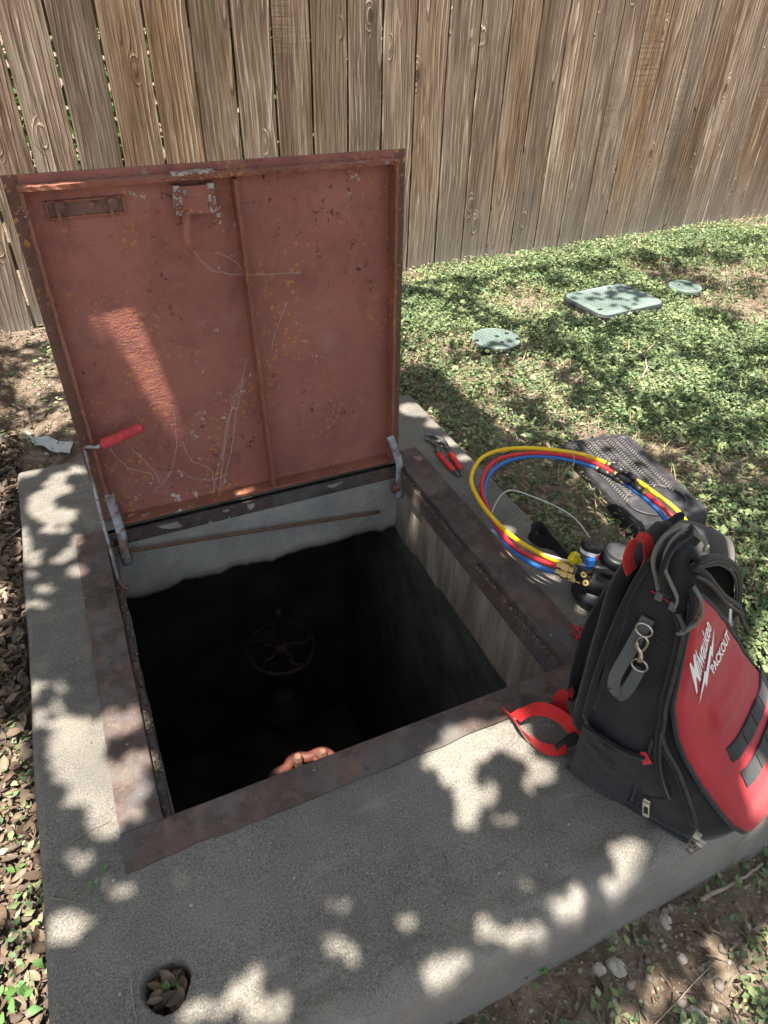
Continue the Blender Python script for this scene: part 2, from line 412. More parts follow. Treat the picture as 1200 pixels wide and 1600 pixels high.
k_ = NT('galvanised_steel', .55, .5, .35); n_ = k_.noise(55, 5, .65); k_.col(k_.mix(k_.ramp(k_.noise(30, 5, .65, k_.mapping(loc=(4, 4, 4))), [(.48, 0.0), (.6, .9)]), k_.ramp(n_, [(.3, (.20, .21, .23)), (.7, (.42, .43, .45))]), (.15, .08, .055))); k_.bump(n_, .4, .001); M['galv'] = k_.m
M['dsteel'] = simple('dark_steel', (.13, .135, .14), .4, .8, var=.3)
M['brass'] = simple('brass', (.52, .38, .16), .35, .9, var=.2)
M['bplast'] = simple('black_plastic', (.016, .017, .02), .38, spec=.5, var=.4, scale=30)
M['redpl'] = simple('red_grip_rubber', (.55, .025, .03), .4, spec=.45, var=.12)
M['faded'] = simple('faded_red_rubber', (.50, .05, .06), .55, var=.25, scale=120)
M['hy'] = simple('yellow_hose', (.72, .47, .01), .4, spec=.45, var=.05)
M['hr'] = simple('red_hose', (.52, .02, .03), .4, spec=.45, var=.05)
M['hb'] = simple('blue_hose', (.025, .13, .42), .4, spec=.45, var=.05)
M['blueK'] = simple('blue_plastic', (.02, .09, .32), .35, spec=.5, var=.05)
M['yellowK'] = simple('yellow_plastic', (.75, .6, .02), .35, spec=.5, var=.05)
M['clear'] = simple('clear_tubing', (.45, .47, .44), .25, spec=.6, var=.1)
M['film'] = simple('torn_plastic_film', (.36, .40, .42), .35, spec=.5, var=.2, scale=50)
M['rubber'] = None
def mk_step():
    k = NT('dusty_black_plastic', .5, 0, .4)
    a = k.noise(20, 6, .65); c = k.ramp(a, [(.35, (.016, .016, .019)), (.58, (.032, .032, .037)), (.76, (.09, .086, .083))])
    k.col(c).bump(k.noise(300), .3, .001); return k.m
M['step'] = mk_step()
def mk_green():
    k = NT('faded_green_plastic', .5, 0, .35)
    a = k.noise(7, 5, .6); c = k.ramp(a, [(.35, (.085, .122, .115)), (.6, (.135, .185, .17)), (.75, (.25, .31, .285))])
    c = k.mix(k.ramp(k.noise(80, 4), [(.55, 0.0), (.7, .35)]), c, (.2, .2, .17))
    k.col(c).bump(k.noise(150), .3, .001); return k.m
M['green'] = mk_green()
M['rebar'] = simple('rusty_bar', (.13, .065, .045), .85, var=.35, scale=120, bump=.5)
k_ = NT('chipped_paint_steel', .6, .0, .35); k_.col(k_.mix(k_.ramp(k_.noise(90, 5, .65), [(.47, 0.0), (.52, 1.0)]), (.22, .10, .085), (.42, .41, .37))); M['chip'] = k_.m
M['valve2'] = simple('pit_darkened_valve_red', (.016, .006, .005), .7, var=.4, scale=50, bump=.4)  # valve red darkened, the shade deep in the pit put into its colour
M['valve'] = simple('red_valve_paint', (.085, .026, .02), .6, var=.4, scale=50, bump=.4)
M['cobweb'] = simple('cobweb', (.55, .52, .48), .8, var=.1)
M['leafgreen'] = leafmat('green_sprig', [(.05, .12, .03), (.10, .21, .05), (.13, .26, .09)])

# ------------------------------------------------------------ dimensions
W, D = .757, .751
SL, SR, SF, SB = -.178, .956, -.372, 1.094
LAY = math.radians(1.9)
def gz(x, y):
    x = np.asarray(x, float); y = np.asarray(y, float)
    z = -.035 - .14*sst(.45, -.45, y)
    z = z + (fbm(x*1.7+5, y*1.7+3)-.47)*.05*sst(.0, .35, np.maximum(np.abs(x-.39)-.57, np.abs(y-.36)-.73)) + (fbm(x*9, y*9, 2)-.47)*.014
    return z
# ------------------------------------------------------------ ground
def axis(lo, hi, fine, far):
    a = np.arange(lo, hi+1e-6, fine); g = fine; up = [a[-1]]; dn = [a[0]]
    while up[-1] < far: g *= 1.35; up.append(up[-1]+g)
    g = fine
    while dn[-1] > -far: g *= 1.35; dn.append(dn[-1]-g)
    return np.concatenate([dn[1:][::-1], a, up[1:]])
xs = axis(-1.2, 4.2, .03, 150); ys = axis(-1.1, 2.4, .03, 150)
XX, YY = np.meshgrid(xs, ys); ZZ = gz(XX, YY)
V = np.stack([XX, YY, ZZ], -1).reshape(-1, 3); nx = len(xs)
i, j = np.meshgrid(np.arange(len(xs)-1), np.arange(len(ys)-1)); i = i.ravel(); j = j.ravel()
mx = (xs[i]+xs[i+1])/2; my = (ys[j]+ys[j+1])/2
keep = ~((mx > SL+.06) & (mx < SR-.06) & (my > SF+.06) & (my < SB-.06))
i, j = i[keep], j[keep]
F = np.stack([j*nx+i, j*nx+i+1, (j+1)*nx+i+1, (j+1)*nx+i], -1)
tag(mesh('ground', V, F, M['soil'], None, True), kind='structure')

# ------------------------------------------------------------ concrete slab with the pit
slab = thing('concrete_slab', (0, 0, 0), 'weathered grey concrete slab with a square steel-edged pit opening and a small round weep hole', 'concrete slab')
HC = onz((260, 1538)); HR = .029
def uni(a): return np.array(sorted(set(np.round(a, 4))))
gx = uni(list(np.arange(SL+.0, SR, .012))+list(np.arange(SL, SL+.05, .005))+list(np.arange(SR-.05, SR+.001, .005))+[SR, 0-.0, W]+list(np.arange(HC[0]-.045, HC[0]+.045, .003)))
gy = uni(list(np.arange(SF+.0, SB, .012))+list(np.arange(SF, SF+.08, .005))+[SB, 0-.0, D]+list(np.arange(HC[1]-.045, HC[1]+.045, .003)))
XX, YY = np.meshgrid(gx, gy)
dL = XX-SL; dR = SR-XX; dF = YY-SF; dB = SB-YY
rF = .045 + .05*(fbm(XX*9, XX*0+3.3)-.45)
def rnd(d, r): q = np.clip(1-d/r, 0, 1); return r*(1-np.sqrt(np.clip(1-q*q, 0, 1)))
z = -rnd(dL, .014)-rnd(dR, .018)-rnd(dB, .018)-rnd(dF, rF)*.9
chip = sst(.56, .68, fbm(XX*7, YY*7, 4.0))*sst(.16, .02, dF)*.012 + sst(.55, .6, fbm(XX*20, YY*20, 7.0))*sst(.18, .03, dF)*.004
z = z-chip+(fbm(XX*4, YY*4, 1)-.47)*.006*sst(.0, .08, np.maximum(np.maximum(-XX, XX-W), np.maximum(-YY, YY-D)))
# broken edge behind the left frame strip
z = z-.010*sst(.055, .02, np.hypot(XX+.045, (YY-.77)*.8))*(fbm(XX*30, YY*30)*1.2)
rh = np.hypot((XX-HC[0]), (YY-HC[1]))/(1+.06*np.sin(3*np.arctan2(YY-HC[1], XX-HC[0])))
z = z-.055*sst(HR+.003, HR-.003, rh)
ox = XX + (fbm(YY*5, YY*0+1)-.47)*.012*((dL < 1e-6)*1.0+(dR < 1e-6)*1.0)
V = np.stack([ox, YY, z], -1).reshape(-1, 3); nx = len(gx); ny = len(gy)
i, j = np.meshgrid(np.arange(nx-1), np.arange(ny-1)); i = i.ravel(); j = j.ravel()
mx = (gx[i]+gx[i+1])/2; my = (gy[j]+gy[j+1])/2
keep = ~((mx > 0) & (mx < W) & (my > 0) & (my < D))
i, j = i[keep], j[keep]
F = np.stack([j*nx+i, j*nx+i+1, (j+1)*nx+i+1, (j+1)*nx+i], -1)
# skirt
ring = [(0, a) for a in range(nx)]+[(b, nx-1) for b in range(1, ny)]+[(ny-1, a) for a in range(nx-2, -1, -1)]+[(b, 0) for b in range(ny-2, 0, -1)]
ids = np.array([b*nx+a for b, a in ring])
low = []; nlev = 6
base = len(V)
Vs = [V]; prev = ids
Fs = [F]
for L in range(1, nlev+1):
    q = V[ids].copy(); t = L/nlev; q[:, 2] = q[:, 2]*(1-t)+(-.32)*t
    nn = (fbm(q[:, 0]*12+q[:, 1]*5, q[:, 2]*16, 3)-.47)*.014
    q[:, 1] -= np.where(np.abs(q[:, 1]-SF) < 1e-3, nn+.012*t, 0)
    Vs.append(q); cur = base+np.arange(len(ids)); base += len(ids)
    Fs.append(np.stack([prev, cur, np.roll(cur, -1), np.roll(prev, -1)], -1)); prev = cur
mesh('slab_body', np.vstack(Vs), np.vstack(Fs), M['concrete'], slab, True)
# steel frame strips, each with the ledge and upright leg of its angle
def strip(x0, x1, y0, y1, name='frame_strip'):
    nx_, ny_ = max(2, int((x1-x0)/.02)), max(2, int((y1-y0)/.02))
    a = np.linspace(x0, x1, nx_+1); b = np.linspace(y0, y1, ny_+1); A, B = np.meshgrid(a, b)
    Zt = .0032+(fbm(A*14, B*14, 5)-.47)*.0016
    eA = A+(fbm(B*30, A*0+2)-.47)*.004*((A == x0)*1.0+(A == x1)*1.0)*(1 if (x1-x0) < .2 else 0)
    Vt = np.stack([eA, B, Zt], -1).reshape(-1, 3); n_ = nx_+1; Vb = Vt.copy(); Vb[:, 2] = -.012
    if (y1-y0) < .2 and len(Vt): Vt[:nx_+1, 1] += (fbm(Vt[:nx_+1, 0]*22, Vt[:nx_+1, 0]*0+4)-.47)*.010; Vb = Vt.copy(); Vb[:, 2] = -.012
    Fq = []
    for q in range(ny_):
        for p_ in range(nx_): Fq.append((q*n_+p_, q*n_+p_+1, (q+1)*n_+p_+1, (q+1)*n_+p_))
    rg = [p_ for p_ in range(n_)]+[q*n_+nx_ for q in range(1, ny_+1)]+[ny_*n_+p_ for p_ in range(nx_-1, -1, -1)]+[q*n_ for q in range(ny_-1, 0, -1)]
    N = len(Vt)
    for u in range(len(rg)):
        c_, d_ = rg[u], rg[(u+1) % len(rg)]; Fq.append((c_, N+c_, N+d_, d_))
    return mesh(name, np.vstack([Vt, Vb]), Fq, M['frame'], slab)
strip(-.0635, W+.0733, -.06, -.0005)
strip(-.0635, -.0005, .0005, D-.0)
strip(W+.0005, W+.0733, .0005, D+.045)
V, F = box((W/2, D+.012, -.026), (W-.03, .028, .006)); mesh('frame_strip', V, F, M['frame'], slab)
def ledge(c, s, ax=None):
    V, F = box(c, s, ax); return mesh('frame_ledge', V, F, M['frame'], slab)
ledge((.006, D/2, -.014), (.012, D, .006)); ledge((W-.006, D/2, -.014), (.012, D, .006))
ledge((W/2, .004, -.012), (W-.025, .007, .006)); ledge((W/2, D-.004, -.012), (W-.025, .007, .006))
for c, s in (((.010, D/2, -.032), (.005, D-.01, .03)), ((W-.010, D/2, -.036), (.005, D-.01, .038)), ((W/2, .0025, -.032), (W-.026, .005, .034)), ((W/2, D-.0035, -.03), (W-.026, .005, .03))):
    V, F = box(c, s); mesh('frame_leg', V, F, M['frame'], slab)
# dirt ridge that has packed along the ledges
mb = MB()
for side in (0, 1):
    for q in range(260):
        y = random.random()*D; x = (.003+random.random()*.010) if side == 0 else W-(.003+random.random()*.010)
        r = random.uniform(.0008, .0026); c = np.array([x, y, -.0105+r*.3])
        ax = np.linalg.qr(np.random.RandomState(q+side*999).randn(3, 3))[0]
        mb.add(*box(c, (r*2, r*1.6, r*1.2), ax))
V, F = mb.get(); tag(mesh('packed_grit', V, F, M['litter'], slab), kind='stuff')
def wall(name, P, ux, length, ztop, zbot, mat, jag=.0, nrm=(0, 0, 0), th=.05):
    n_, m_ = int(length/.008), 16
    P = np.array(P, float); ux = np.array(ux, float); nrm = np.array(nrm, float)
    a = np.linspace(0, length, n_+1); t = np.linspace(0, 1, m_+1); A, T = np.meshgrid(a, t)
    zb = zbot + jag*((fbm(A*5, A*0+P[0]*7, 2)-.47)*2.0+(fbm(A*28, A*0, 5, 5)-.47)*1.0+(fbm(A*110, A*0, 9)-.47)*.35)
    Zv = ztop+(zb-ztop)*T
    dsp = (fbm(A*14, Zv*14, P[1]+3)-.47)*.009 - sst(.86, 1, T)*.012*(jag > 0)
    V = P + A[..., None]*ux + dsp[..., None]*nrm; V[..., 2] = Zv
    Vb = V[-1] - nrm*th
    V = np.vstack([V.reshape(-1, 3), Vb]); Fq = []
    for q in range(m_+1):
        for p_ in range(n_): Fq.append((q*(n_+1)+p_, q*(n_+1)+p_+1, (q+1)*(n_+1)+p_+1, (q+1)*(n_+1)+p_))
    return mesh(name, V, Fq, mat, slab, True)
wall('pit_collar', (-.002, D-.005, 0), (1, 0, 0), W+.004, -.012, -.232, M['wallc'], .024, (0, -1, 0))
wall('pit_collar', (W-.006, D, 0), (0, -1, 0), D, -.030, -.255, M['stained'], .028, (-1, 0, 0))
wall('pit_collar', (.006, 0, 0), (0, 1, 0), D, -.030, -.24, M['wallc'], .02, (1, 0, 0))
wall('pit_collar', (W, .0005, 0), (-1, 0, 0), W, -.03, -.24, M['wallc'], .02, (0, 1, 0))
def quad(name, P, mat):
    return mesh(name, P, [tuple(range(len(P)))], mat, slab)
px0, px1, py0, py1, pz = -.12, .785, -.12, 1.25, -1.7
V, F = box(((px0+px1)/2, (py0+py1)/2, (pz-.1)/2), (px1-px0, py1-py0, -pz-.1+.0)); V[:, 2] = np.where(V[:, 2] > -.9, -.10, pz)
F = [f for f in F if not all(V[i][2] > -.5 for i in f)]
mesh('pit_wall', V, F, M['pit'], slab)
k_ = NT('brightened_grey_green_wall', .8, 0, .2); k_.col(k_.ramp(k_.noise(7, 6, .65), [(.35, (.045, .05, .042)), (.7, (.12, .125, .11))])); M['pitr'] = k_.m  # paler right wall, its colour raised in place of light down there
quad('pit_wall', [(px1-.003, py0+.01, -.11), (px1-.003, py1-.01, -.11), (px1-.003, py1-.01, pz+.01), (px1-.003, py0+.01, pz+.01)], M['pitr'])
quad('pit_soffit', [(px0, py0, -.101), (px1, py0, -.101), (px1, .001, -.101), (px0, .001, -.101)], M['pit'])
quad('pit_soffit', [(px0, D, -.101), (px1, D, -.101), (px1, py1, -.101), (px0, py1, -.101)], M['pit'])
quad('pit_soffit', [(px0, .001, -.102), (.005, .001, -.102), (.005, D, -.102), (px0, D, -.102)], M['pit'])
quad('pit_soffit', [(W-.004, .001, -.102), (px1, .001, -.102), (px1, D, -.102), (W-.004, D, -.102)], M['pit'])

# ------------------------------------------------------------ lid
def lp(x, h, o=0.0): return np.array([x, D+h*math.sin(LAY)-o*math.cos(LAY), h*math.cos(LAY)+o*math.sin(LAY)])
LX = np.array([1., 0, 0]); LH = lp(0, 1)-lp(0, 0); LO = lp(0, 0, 1)-lp(0, 0, 0)
def lbox(x0, x1, h0, h1, o0, o1):
    return box(lp((x0+x1)/2, (h0+h1)/2, (o0+o1)/2), (x1-x0, h1-h0, o1-o0), [LX, LH, LO])
lid = thing('hatch_lid', lp(W/2, 0, -.03), 'rusty red-oxide steel hatch lid standing open at the back of the pit', 'hatch lid')
OP = -.036
# plate with slightly dished surface
nx_, ny_ = 60, 60
a = np.linspace(.001, .772, nx_+1); b = np.linspace(.005, .748, ny_+1)
Vf = []; 
for h in b:
    for x in a:
        d = (fbm(np.array([x*5]), np.array([h*5]), 9)[0]-.47)*.006 + (fbm(np.array([x*22]), np.array([h*22]), 4)[0]-.47)*.0018
        Vf.append(lp(x, h, OP+d))
Vf = np.array(Vf); Vb = Vf-LO*.006; n_ = nx_+1; N = len(Vf); Fq = []
for q in range(ny_):
    for p_ in range(nx_):
        k0 = q*n_+p_; Fq.append((k0, k0+1, k0+1+n_, k0+n_)); Fq.append((N+k0, N+k0+n_, N+k0+1+n_, N+k0+1))
rg = [p_ for p_ in range(n_)]+[q*n_+nx_ for q in range(1, ny_+1)]+[ny_*n_+p_ for p_ in range(nx_-1, -1, -1)]+[q*n_ for q in range(ny_-1, 0, -1)]
for u in range(len(rg)):
    c_, d_ = rg[u], rg[(u+1) % len(rg)]; Fq.append((c_, N+c_, N+d_, d_))
plate = mesh('plate', np.vstack([Vf, Vb]), Fq, M['lid'], lid)
plate.data.materials.append(M['plateback'])
for pf in plate.data.polygons:
    c_ = pf.center; h_ = c_[2]+(-.03); x_ = c_[0]+W/2
    if x_ < .024 or x_ > .742 or h_ > .733 or abs(pf.normal.y) < .5 or pf.normal.y > 0: pf.material_index = 1
def rail(x0, x1, h0, h1, name='rail', mat='rail', o0=OP, o1=0.0, lump=.0015):
    # a bar subdivided and made uneven like old weld and scale
    L = max(x1-x0, h1-h0); n_ = int(L/.012); vert = (h1-h0) > (x1-x0)
    V = []; F = []
    for q in range(n_+1):
        t = q/n_
        for (c0, c1) in ((0, 0), (1, 0), (1, 1), (0, 1)):
            dd = (random.random()-.5)*lump
            if vert: V.append(lp(x0+(x1-x0)*c0+dd, h0+(h1-h0)*t, o0+(o1-o0)*c1+(dd if c1 else 0)))
            else: V.append(lp(x0+(x1-x0)*t, h0+(h1-h0)*c0+dd, o0+(o1-o0)*c1+(dd if c1 else 0)))
    for q in range(n_):
        for k in range(4):
            l = (k+1) % 4; f = (q*4+k, q*4+l, q*4+4+l, q*4+4+k); F.append(f if not vert else f[::-1])
    F.append((0, 1, 2, 3)); F.append(tuple(n_*4+k for k in (3, 2, 1, 0)))
    return mesh(name, V, F, M[mat], lid)
rail(.024, .0305, .006, .726); rail(.7345, .741, .006, .726)
rail(.022, .743, .7265, .734, lump=.003); rail(.0315, .7335, .006, .013, lump=.002)
# stiffener, slightly slanted
mb = MB(); P0, P1 = lp(.3985, .722, 0), lp(.4115, .013, 0)
ax = unit(P0-P1); V, F = box((P0+P1)/2-LO*.017, (.007, np.linalg.norm(P0-P1), .034), [unit(np.cross(ax, LO)), ax, LO]); mesh('stiffener', V, F, M['rail'], lid)
# inner weld beads joined to the rails
mb = MB()
for q in range(110):
    x = .035+.695*q/110; mb.add(*lathe(lp(x, .7250+random.uniform(-.001, .001), OP+.003), LX, [(.001, 0), (.004, .003), (.001, .0075)], 6))
V, F = mb.get(); tag(mesh('weld_bead', V, F, M['rail'], lid, True), kind='stuff')
mb = MB()
for q in range(60):
    x = .25+.0035*q*random.uniform(.9, 1.1)*3.1; 
    if x < .73: mb.add(*lathe(lp(x, .732+random.uniform(-.003, .002), -.002+random.uniform(-.002, .002)), LX, [(.0015, 0), (.005, .005), (.0015, .012)], 6))
V, F = mb.get(); tag(mesh('weld_bead', V, F, M['rail'], lid, True), kind='stuff')
# latch
lat = mesh('latch', *lbox(.294, .345, .664, .714, -.022, -.012), M['lid'], lid)
for x in (.288, .352):
    mesh('latch_tab', *lbox(x-.0065, x+.0065, .664, .716, -.034, -.012), M['chip'], lat)
    for h in (.678, .702): mesh('bolt_head', *lathe(lp(x, h, -.010), LO, [(.0055, 0), (.0055, .003), (.003, .0045)], 10), M['rail'], lat)
mesh('bolt_head', *lathe(lp(.304, .704, -.012), LO, [(.005, 0), (.005, .003), (.002, .004)], 10), M['galv'], lat)
mesh('latch_tongue', *tube(spline([lp(.300, .666, -.016), lp(.295, .652, .004), lp(.2915, .636, .012), lp(.2925, .618, .010), lp(.2955, .606, .004)], 5), [.0085]*8+[.009]*8+[.0085]*5, 10, nrm=LO), M['lid'], lat, True)
mesh('latch_top', *lbox(.283, .362, .7345, .7385, -.030, .001), M['chip'], lat)
# pull slot
sl_ = mesh('pull_slot', *lbox(.062, .190, .676, .700, OP+.001, OP+.003), M['plateback'], lid)
for x0, x1, h0, h1 in ((.060, .192, .700, .7035), (.060, .192, .6725, .676), (.0575, .062, .673, .7035), (.190, .194, .673, .7035)):
    mesh('slot_rim', *lbox(x0, x1, h0, h1, OP, OP+.007), M['rail'], sl_)
for x in (.082, .172):
    mesh('slot_hook', *lbox(x-.008, x+.008, .684, .702, OP+.002, OP+.013), M['plateback'], sl_)
    mesh('slot_hook', *lbox(x-.0075, x-.001, .668, .684, OP+.004, OP+.013), M['rail'], sl_)
# hinge arms and their lugs
def arm(P, wdt, mat='galv', name='hinge_arm'):
    V, F = tube(spline(P, 6), wdt, 8, flat=.35, nrm=(0, -1, .2)); return mesh(name, V, F, M[mat], lid, True)
arm([lp(.033, .10, .004), lp(.034, .05, .014), lp(.036, .0, .030), (.031, .700, -.035), (.032, .700, -.070)], .011)
arm([lp(.730, .085, -.002), lp(.738, .05, .012), lp(.745, .015, .026), (.741, .712, -.030), (.738, .700, -.080)], .011)
for x in (.034, .733): mesh('hinge_lug', *lathe((x-.012, .713, -.055), (1, 0, 0), [(.010, 0), (.012, .003), (.012, .018), (.008, .024)], 12), M['rebar'], lid, True)
# prop rod with red grip
pr = thing('prop_rod', (0, .45, 0), 'thin grey prop rod with a ribbed red grip at the left edge of the lid', 'prop rod')
A0, A1 = lp(.011, .228, .006), onz((186, 908), -.004)
mesh('rod', *tube([A0, A0*.5+A1*.5+np.array([-.002, 0, 0]), A1], .0036, 8), M['galv'], pr, True)
mesh('rod_end', *tube(spline([A1+(0, .01, .002), A1+(.004, -.01, -.004), A1+(.012, -.018, -.012), A1+(.014, -.006, -.016)], 5), .0045, 8), M['rebar'], pr, True)
mesh('rod_elbow', *tube(spline([A0+(.0, 0, -.008), A0, lp(.020, .230, .010), lp(.033, .226, .011), lp(.042, .229, .012)], 5), .0042, 8), M['galv'], pr, True)
g0, g1 = lp(.044, .2305, .013), lp(.134, .2545, .013)
V = []; ax = unit(g1-g0); u = unit(np.cross(ax, LO)); v = np.cross(ax, u); seg = 36; prof = [(.006, 0), (.0115, .003), (.0125, .006), (.0115, .084), (.0125, .088), (.0105, .0925), (.004, .094)]
for r, h in prof:
    for k in range(seg):
        a_ = 2*math.pi*k/seg; rr = r*(1-.07*(k % 2)*(1 if .004 < h < .086 else 0)); V.append(g0+ax*h+(u*math.cos(a_)*.85+v*math.sin(a_))*rr)
F = []
for q in range(len(prof)-1):
    for k in range(seg): l = (k+1) % seg; F.append((q*seg+k, q*seg+l, (q+1)*seg+l, (q+1)*seg+k))
F.append(tuple(range(seg))[::-1]); F.append(tuple((len(prof)-1)*seg+k for k in range(seg)))
mesh('grip', V, F, M['faded'], pr)
solo('rebar_rod', *tube(spline([(.028, .725, -.052), (.2, .727, -.073), (.45, .729, -.106), (.695, .733, -.140)], 6), .0042, 8), M['rebar'], 'thin rusty rod lying across the concrete back wall of the pit, below the lid', 'rod', smooth=True)
# cobweb and root strands
def lq(q, o=-.028):
    P = onpl(q, lp(0, 0, o), LO); return P
mb = MB(); rs = random.Random(3)
web = [[(383, 590), (372, 620), (356, 655), (350, 690), (341, 730), (333, 765), (330, 792)], [(378, 605), (368, 650), (362, 700), (350, 745), (338, 790)], [(385, 560), (376, 600), (360, 625)], [(285, 690), (300, 720), (330, 735), (335, 770)], [(240, 770), (262, 745), (275, 700), (272, 640)],
       [(295, 380), (330, 420), (390, 430), (470, 425)], [(205, 700), (240, 735), (250, 755)], [(355, 740), (330, 750), (300, 748), (285, 735)], [(450, 470), (430, 520), (425, 545)], [(365, 620), (350, 700), (345, 760)], [(300, 765), (315, 790), (320, 800)], [(170, 700), (200, 730), (235, 740), (240, 750)], [(340, 395), (370, 410), (385, 440)]]
for L_ in web:
    for rep in range(2):
        P = spline([lq((x+rs.uniform(-3, 3)*rep, y+rs.uniform(-3, 3)*rep), rs.uniform(-.030, -.018)) for x, y in L_], 6)
        P = P+np.random.RandomState(len(L_)+rep).randn(*P.shape)*.0008
        mb.add(*tube(P, 0.00028 if rep == 0 else .0002, 4))
V, F = mb.get(); cw = mesh('cobweb', V, F, M['cobweb'], lid); tag(cw, kind='stuff')

# ------------------------------------------------------------ valves in the pit
def handwheel(name, C, ax, R, label, nspoke=5, scallop=0.0, mt='valve2', stem=True):
    t = thing(name, C, label, 'valve')
    ax = unit(ax); u = unit(np.cross(ax, (0, 1, 0.1))); v = np.cross(ax, u); C = np.array(C, float)
    ring = [C+(u*math.cos(a)+v*math.sin(a))*R*(1+scallop*math.cos(9*a)) for a in np.linspace(0, 2*math.pi, 72, endpoint=False)]
    mesh('wheel_rim', *tube(ring, R*(.075 if stem else .14), 8, closed=True), M[mt], t, True)
    for k in range(nspoke):
        a = 2*math.pi*k/nspoke+.4
        pts = [C+(u*math.cos(a+b)+v*math.sin(a+b))*R*r for r, b in ((.2, 0), (.45, .28), (.7, .1), (.97, .3))]
        mesh('spoke', *tube(spline(pts, 5), R*.07, 6), M[mt], t, True)
    mesh('hub', *lathe(C-ax*R*.15, ax, [(R*.2, 0), (R*.28, R*.1), (R*.28, R*.25), (R*.15, R*.35)], 16), M[mt], t, True)
    pr_ = [(R*.085+(.0015 if k % 2 else 0), k*.006) for k in range(24)]
    if stem: mesh('stem', *lathe(C, ax, pr_+[(R*.12, .145), (R*.12, .16), (R*.04, .165)], 12), M['valve2'], t, True)
    for s in (-1, 1): mesh('yoke', *tube(spline([C-ax*.03+u*s*.01, C-ax*.06+u*s*.05, C-ax*.16+u*s*.055, C-ax*.22+u*s*.05], 5), .011, 8), M[mt], t, True)
    mesh('bonnet', *lathe(C-ax*.34, ax, [(.06, 0), (.085, .02), (.085, .05), (.05, .07), (.045, .12), (.02, .13)], 20), M[mt], t, True)
    return t
handwheel('handwheel_valve', (.382, .742, -.57), (.02, -.03, 1), .10, 'red handwheel valve, coloured dark for the pit shade, with raised threaded stem deep inside the pit')
t = handwheel('handwheel_valve', (.285, .138, -.315), (.06, .25, 1), .088, 'bright red wavy-rimmed valve just behind the front steel edge of the pit', 5, .07, 'valve', False)
for a in range(8):
    an = a*math.pi/4+.2; mesh('flange_bolt', *lathe((.285+.07*math.cos(an), .142+.07*math.sin(an), -.335), (0, 0, 1), [(.012, 0), (.012, .02), (.008, .03)], 6), M['rebar'], t)

# ------------------------------------------------------------ fence
FA = math.radians(2.6178); FX0, FY0, FZ0, BP = 1.3316, 2.1751, -.026, .1425
fu = np.array([math.cos(FA), math.sin(FA), 0]); fn = np.array([math.sin(FA), -math.cos(FA), 0])
fence = thing('wooden_fence', (FX0, FY0, FZ0), 'tall weathered cedar board fence running behind the slab and grass', 'fence')
rf = random.Random(5)
for k in range(-36, 46):
    gap = rf.choice([.006, .007, .008]) if k > -5 else rf.choice([.006, .008, .011])
    wd = BP-gap; cx = (k+.5)*BP; hh = 1.83+rf.uniform(-.01, .01)
    tilt = rf.uniform(-.002, .002); cup = rf.uniform(-.002, .002); n_ = 14
    V = []
    for q in range(n_+1):
        t = q/n_; zz = -.03+rf.uniform(-.005, .005)*(q == 0)+(hh)*t
        dx = tilt*(t-.3)+.0009*math.sin(q*1.7+k); 
        bow = .003*math.sin(t*5+k)
        for a_, b_ in ((-.5, -.009), (-.478, .0015), (0, .002+cup), (.478, .0015), (.5, -.009), (.5, -.0125), (-.5, -.0125)):
            V.append([a_*wd+dx, -(b_+bow)+.0, zz])
    V = np.array(V); m_ = 7; F = []
    for q in range(n_):
        for u in range(m_): l = (u+1) % m_; F.append((q*m_+u, q*m_+l, (q+1)*m_+l, (q+1)*m_+u))
    F.append(tuple(range(m_))[::-1]); F.append(tuple(n_*m_+u for u in range(m_)))
    me = bpy.data.meshes.new('board'); me.from_pydata([tuple(v) for v in V], [], F); me.materials.append(M['wood'])
    o = bpy.data.objects.new('board', me); COL.objects.link(o); o.parent = fence
    c = fu*cx+fn*rf.uniform(-.0015, .0015); o.location = tuple(c); o.rotation_euler = (0, 0, FA)
for hz in (.22, .92, 1.58):
    V, F = box(np.array([FX0, FY0, hz])+fu*.6*BP-fn*.036, (82*BP, .038, .085), [fu, -fn, (0, 0, 1)]); mesh('rail', V, F, M['wood'], fence)
for k in range(-5, 7):
    V, F = box(np.array([FX0, FY0, .85])+fu*(k*.95+.3)-fn*.10, (.09, .09, 1.85), [fu, -fn, (0, 0, 1)]); mesh('post', V, F, M['wood'], fence)

# ------------------------------------------------------------ leaf clouds
def leaves(name, C, size, mat, rs, up=.6, fold=.25, aspect=.6, kind='stuff', parent=None, label=None, cat=None, shape=6, origin=None):
    """C: (n,3) centres; folded lozenge leaves, two tris a half, as one mesh"""
    n = len(C); size = np.broadcast_to(size, (n,))
    d = rs.randn(n, 3); d[:, 2] *= (1-up); d /= np.linalg.norm(d, axis=1)[:, None]
    nn = rs.randn(n, 3)*(1-up); nn[:, 2] += up*1.5; s = np.cross(nn, d); s /= np.linalg.norm(s, axis=1)[:, None]; nn = np.cross(d, s)
    L = size[:, None]
    a = C-d*L*.5; b = C+d*L*.5; m0 = C+nn*L*fold*.0
    w1 = C-d*L*.06+s*L*aspect*.5+nn*L*fold*.5; w2 = C-d*L*.06-s*L*aspect*.5+nn*L*fold*.5
    V = np.stack([a, w1, b, w2], 1).reshape(-1, 3); k = np.arange(n)*4
    F = np.concatenate([np.stack([k, k+1, k+2], -1), np.stack([k, k+2, k+3], -1)])
    o = mesh(name, V, F, M[mat], parent, False, origin)
    return tag(o, label, cat, None, kind)
rs = np.random.RandomState(11)
def inslab(x, y, m=0.0): return (x > SL-m) & (x < SR+m) & (y > SF-m) & (y < SB+m)
def fy(x): return FY0+(x-FX0)*math.tan(FA)
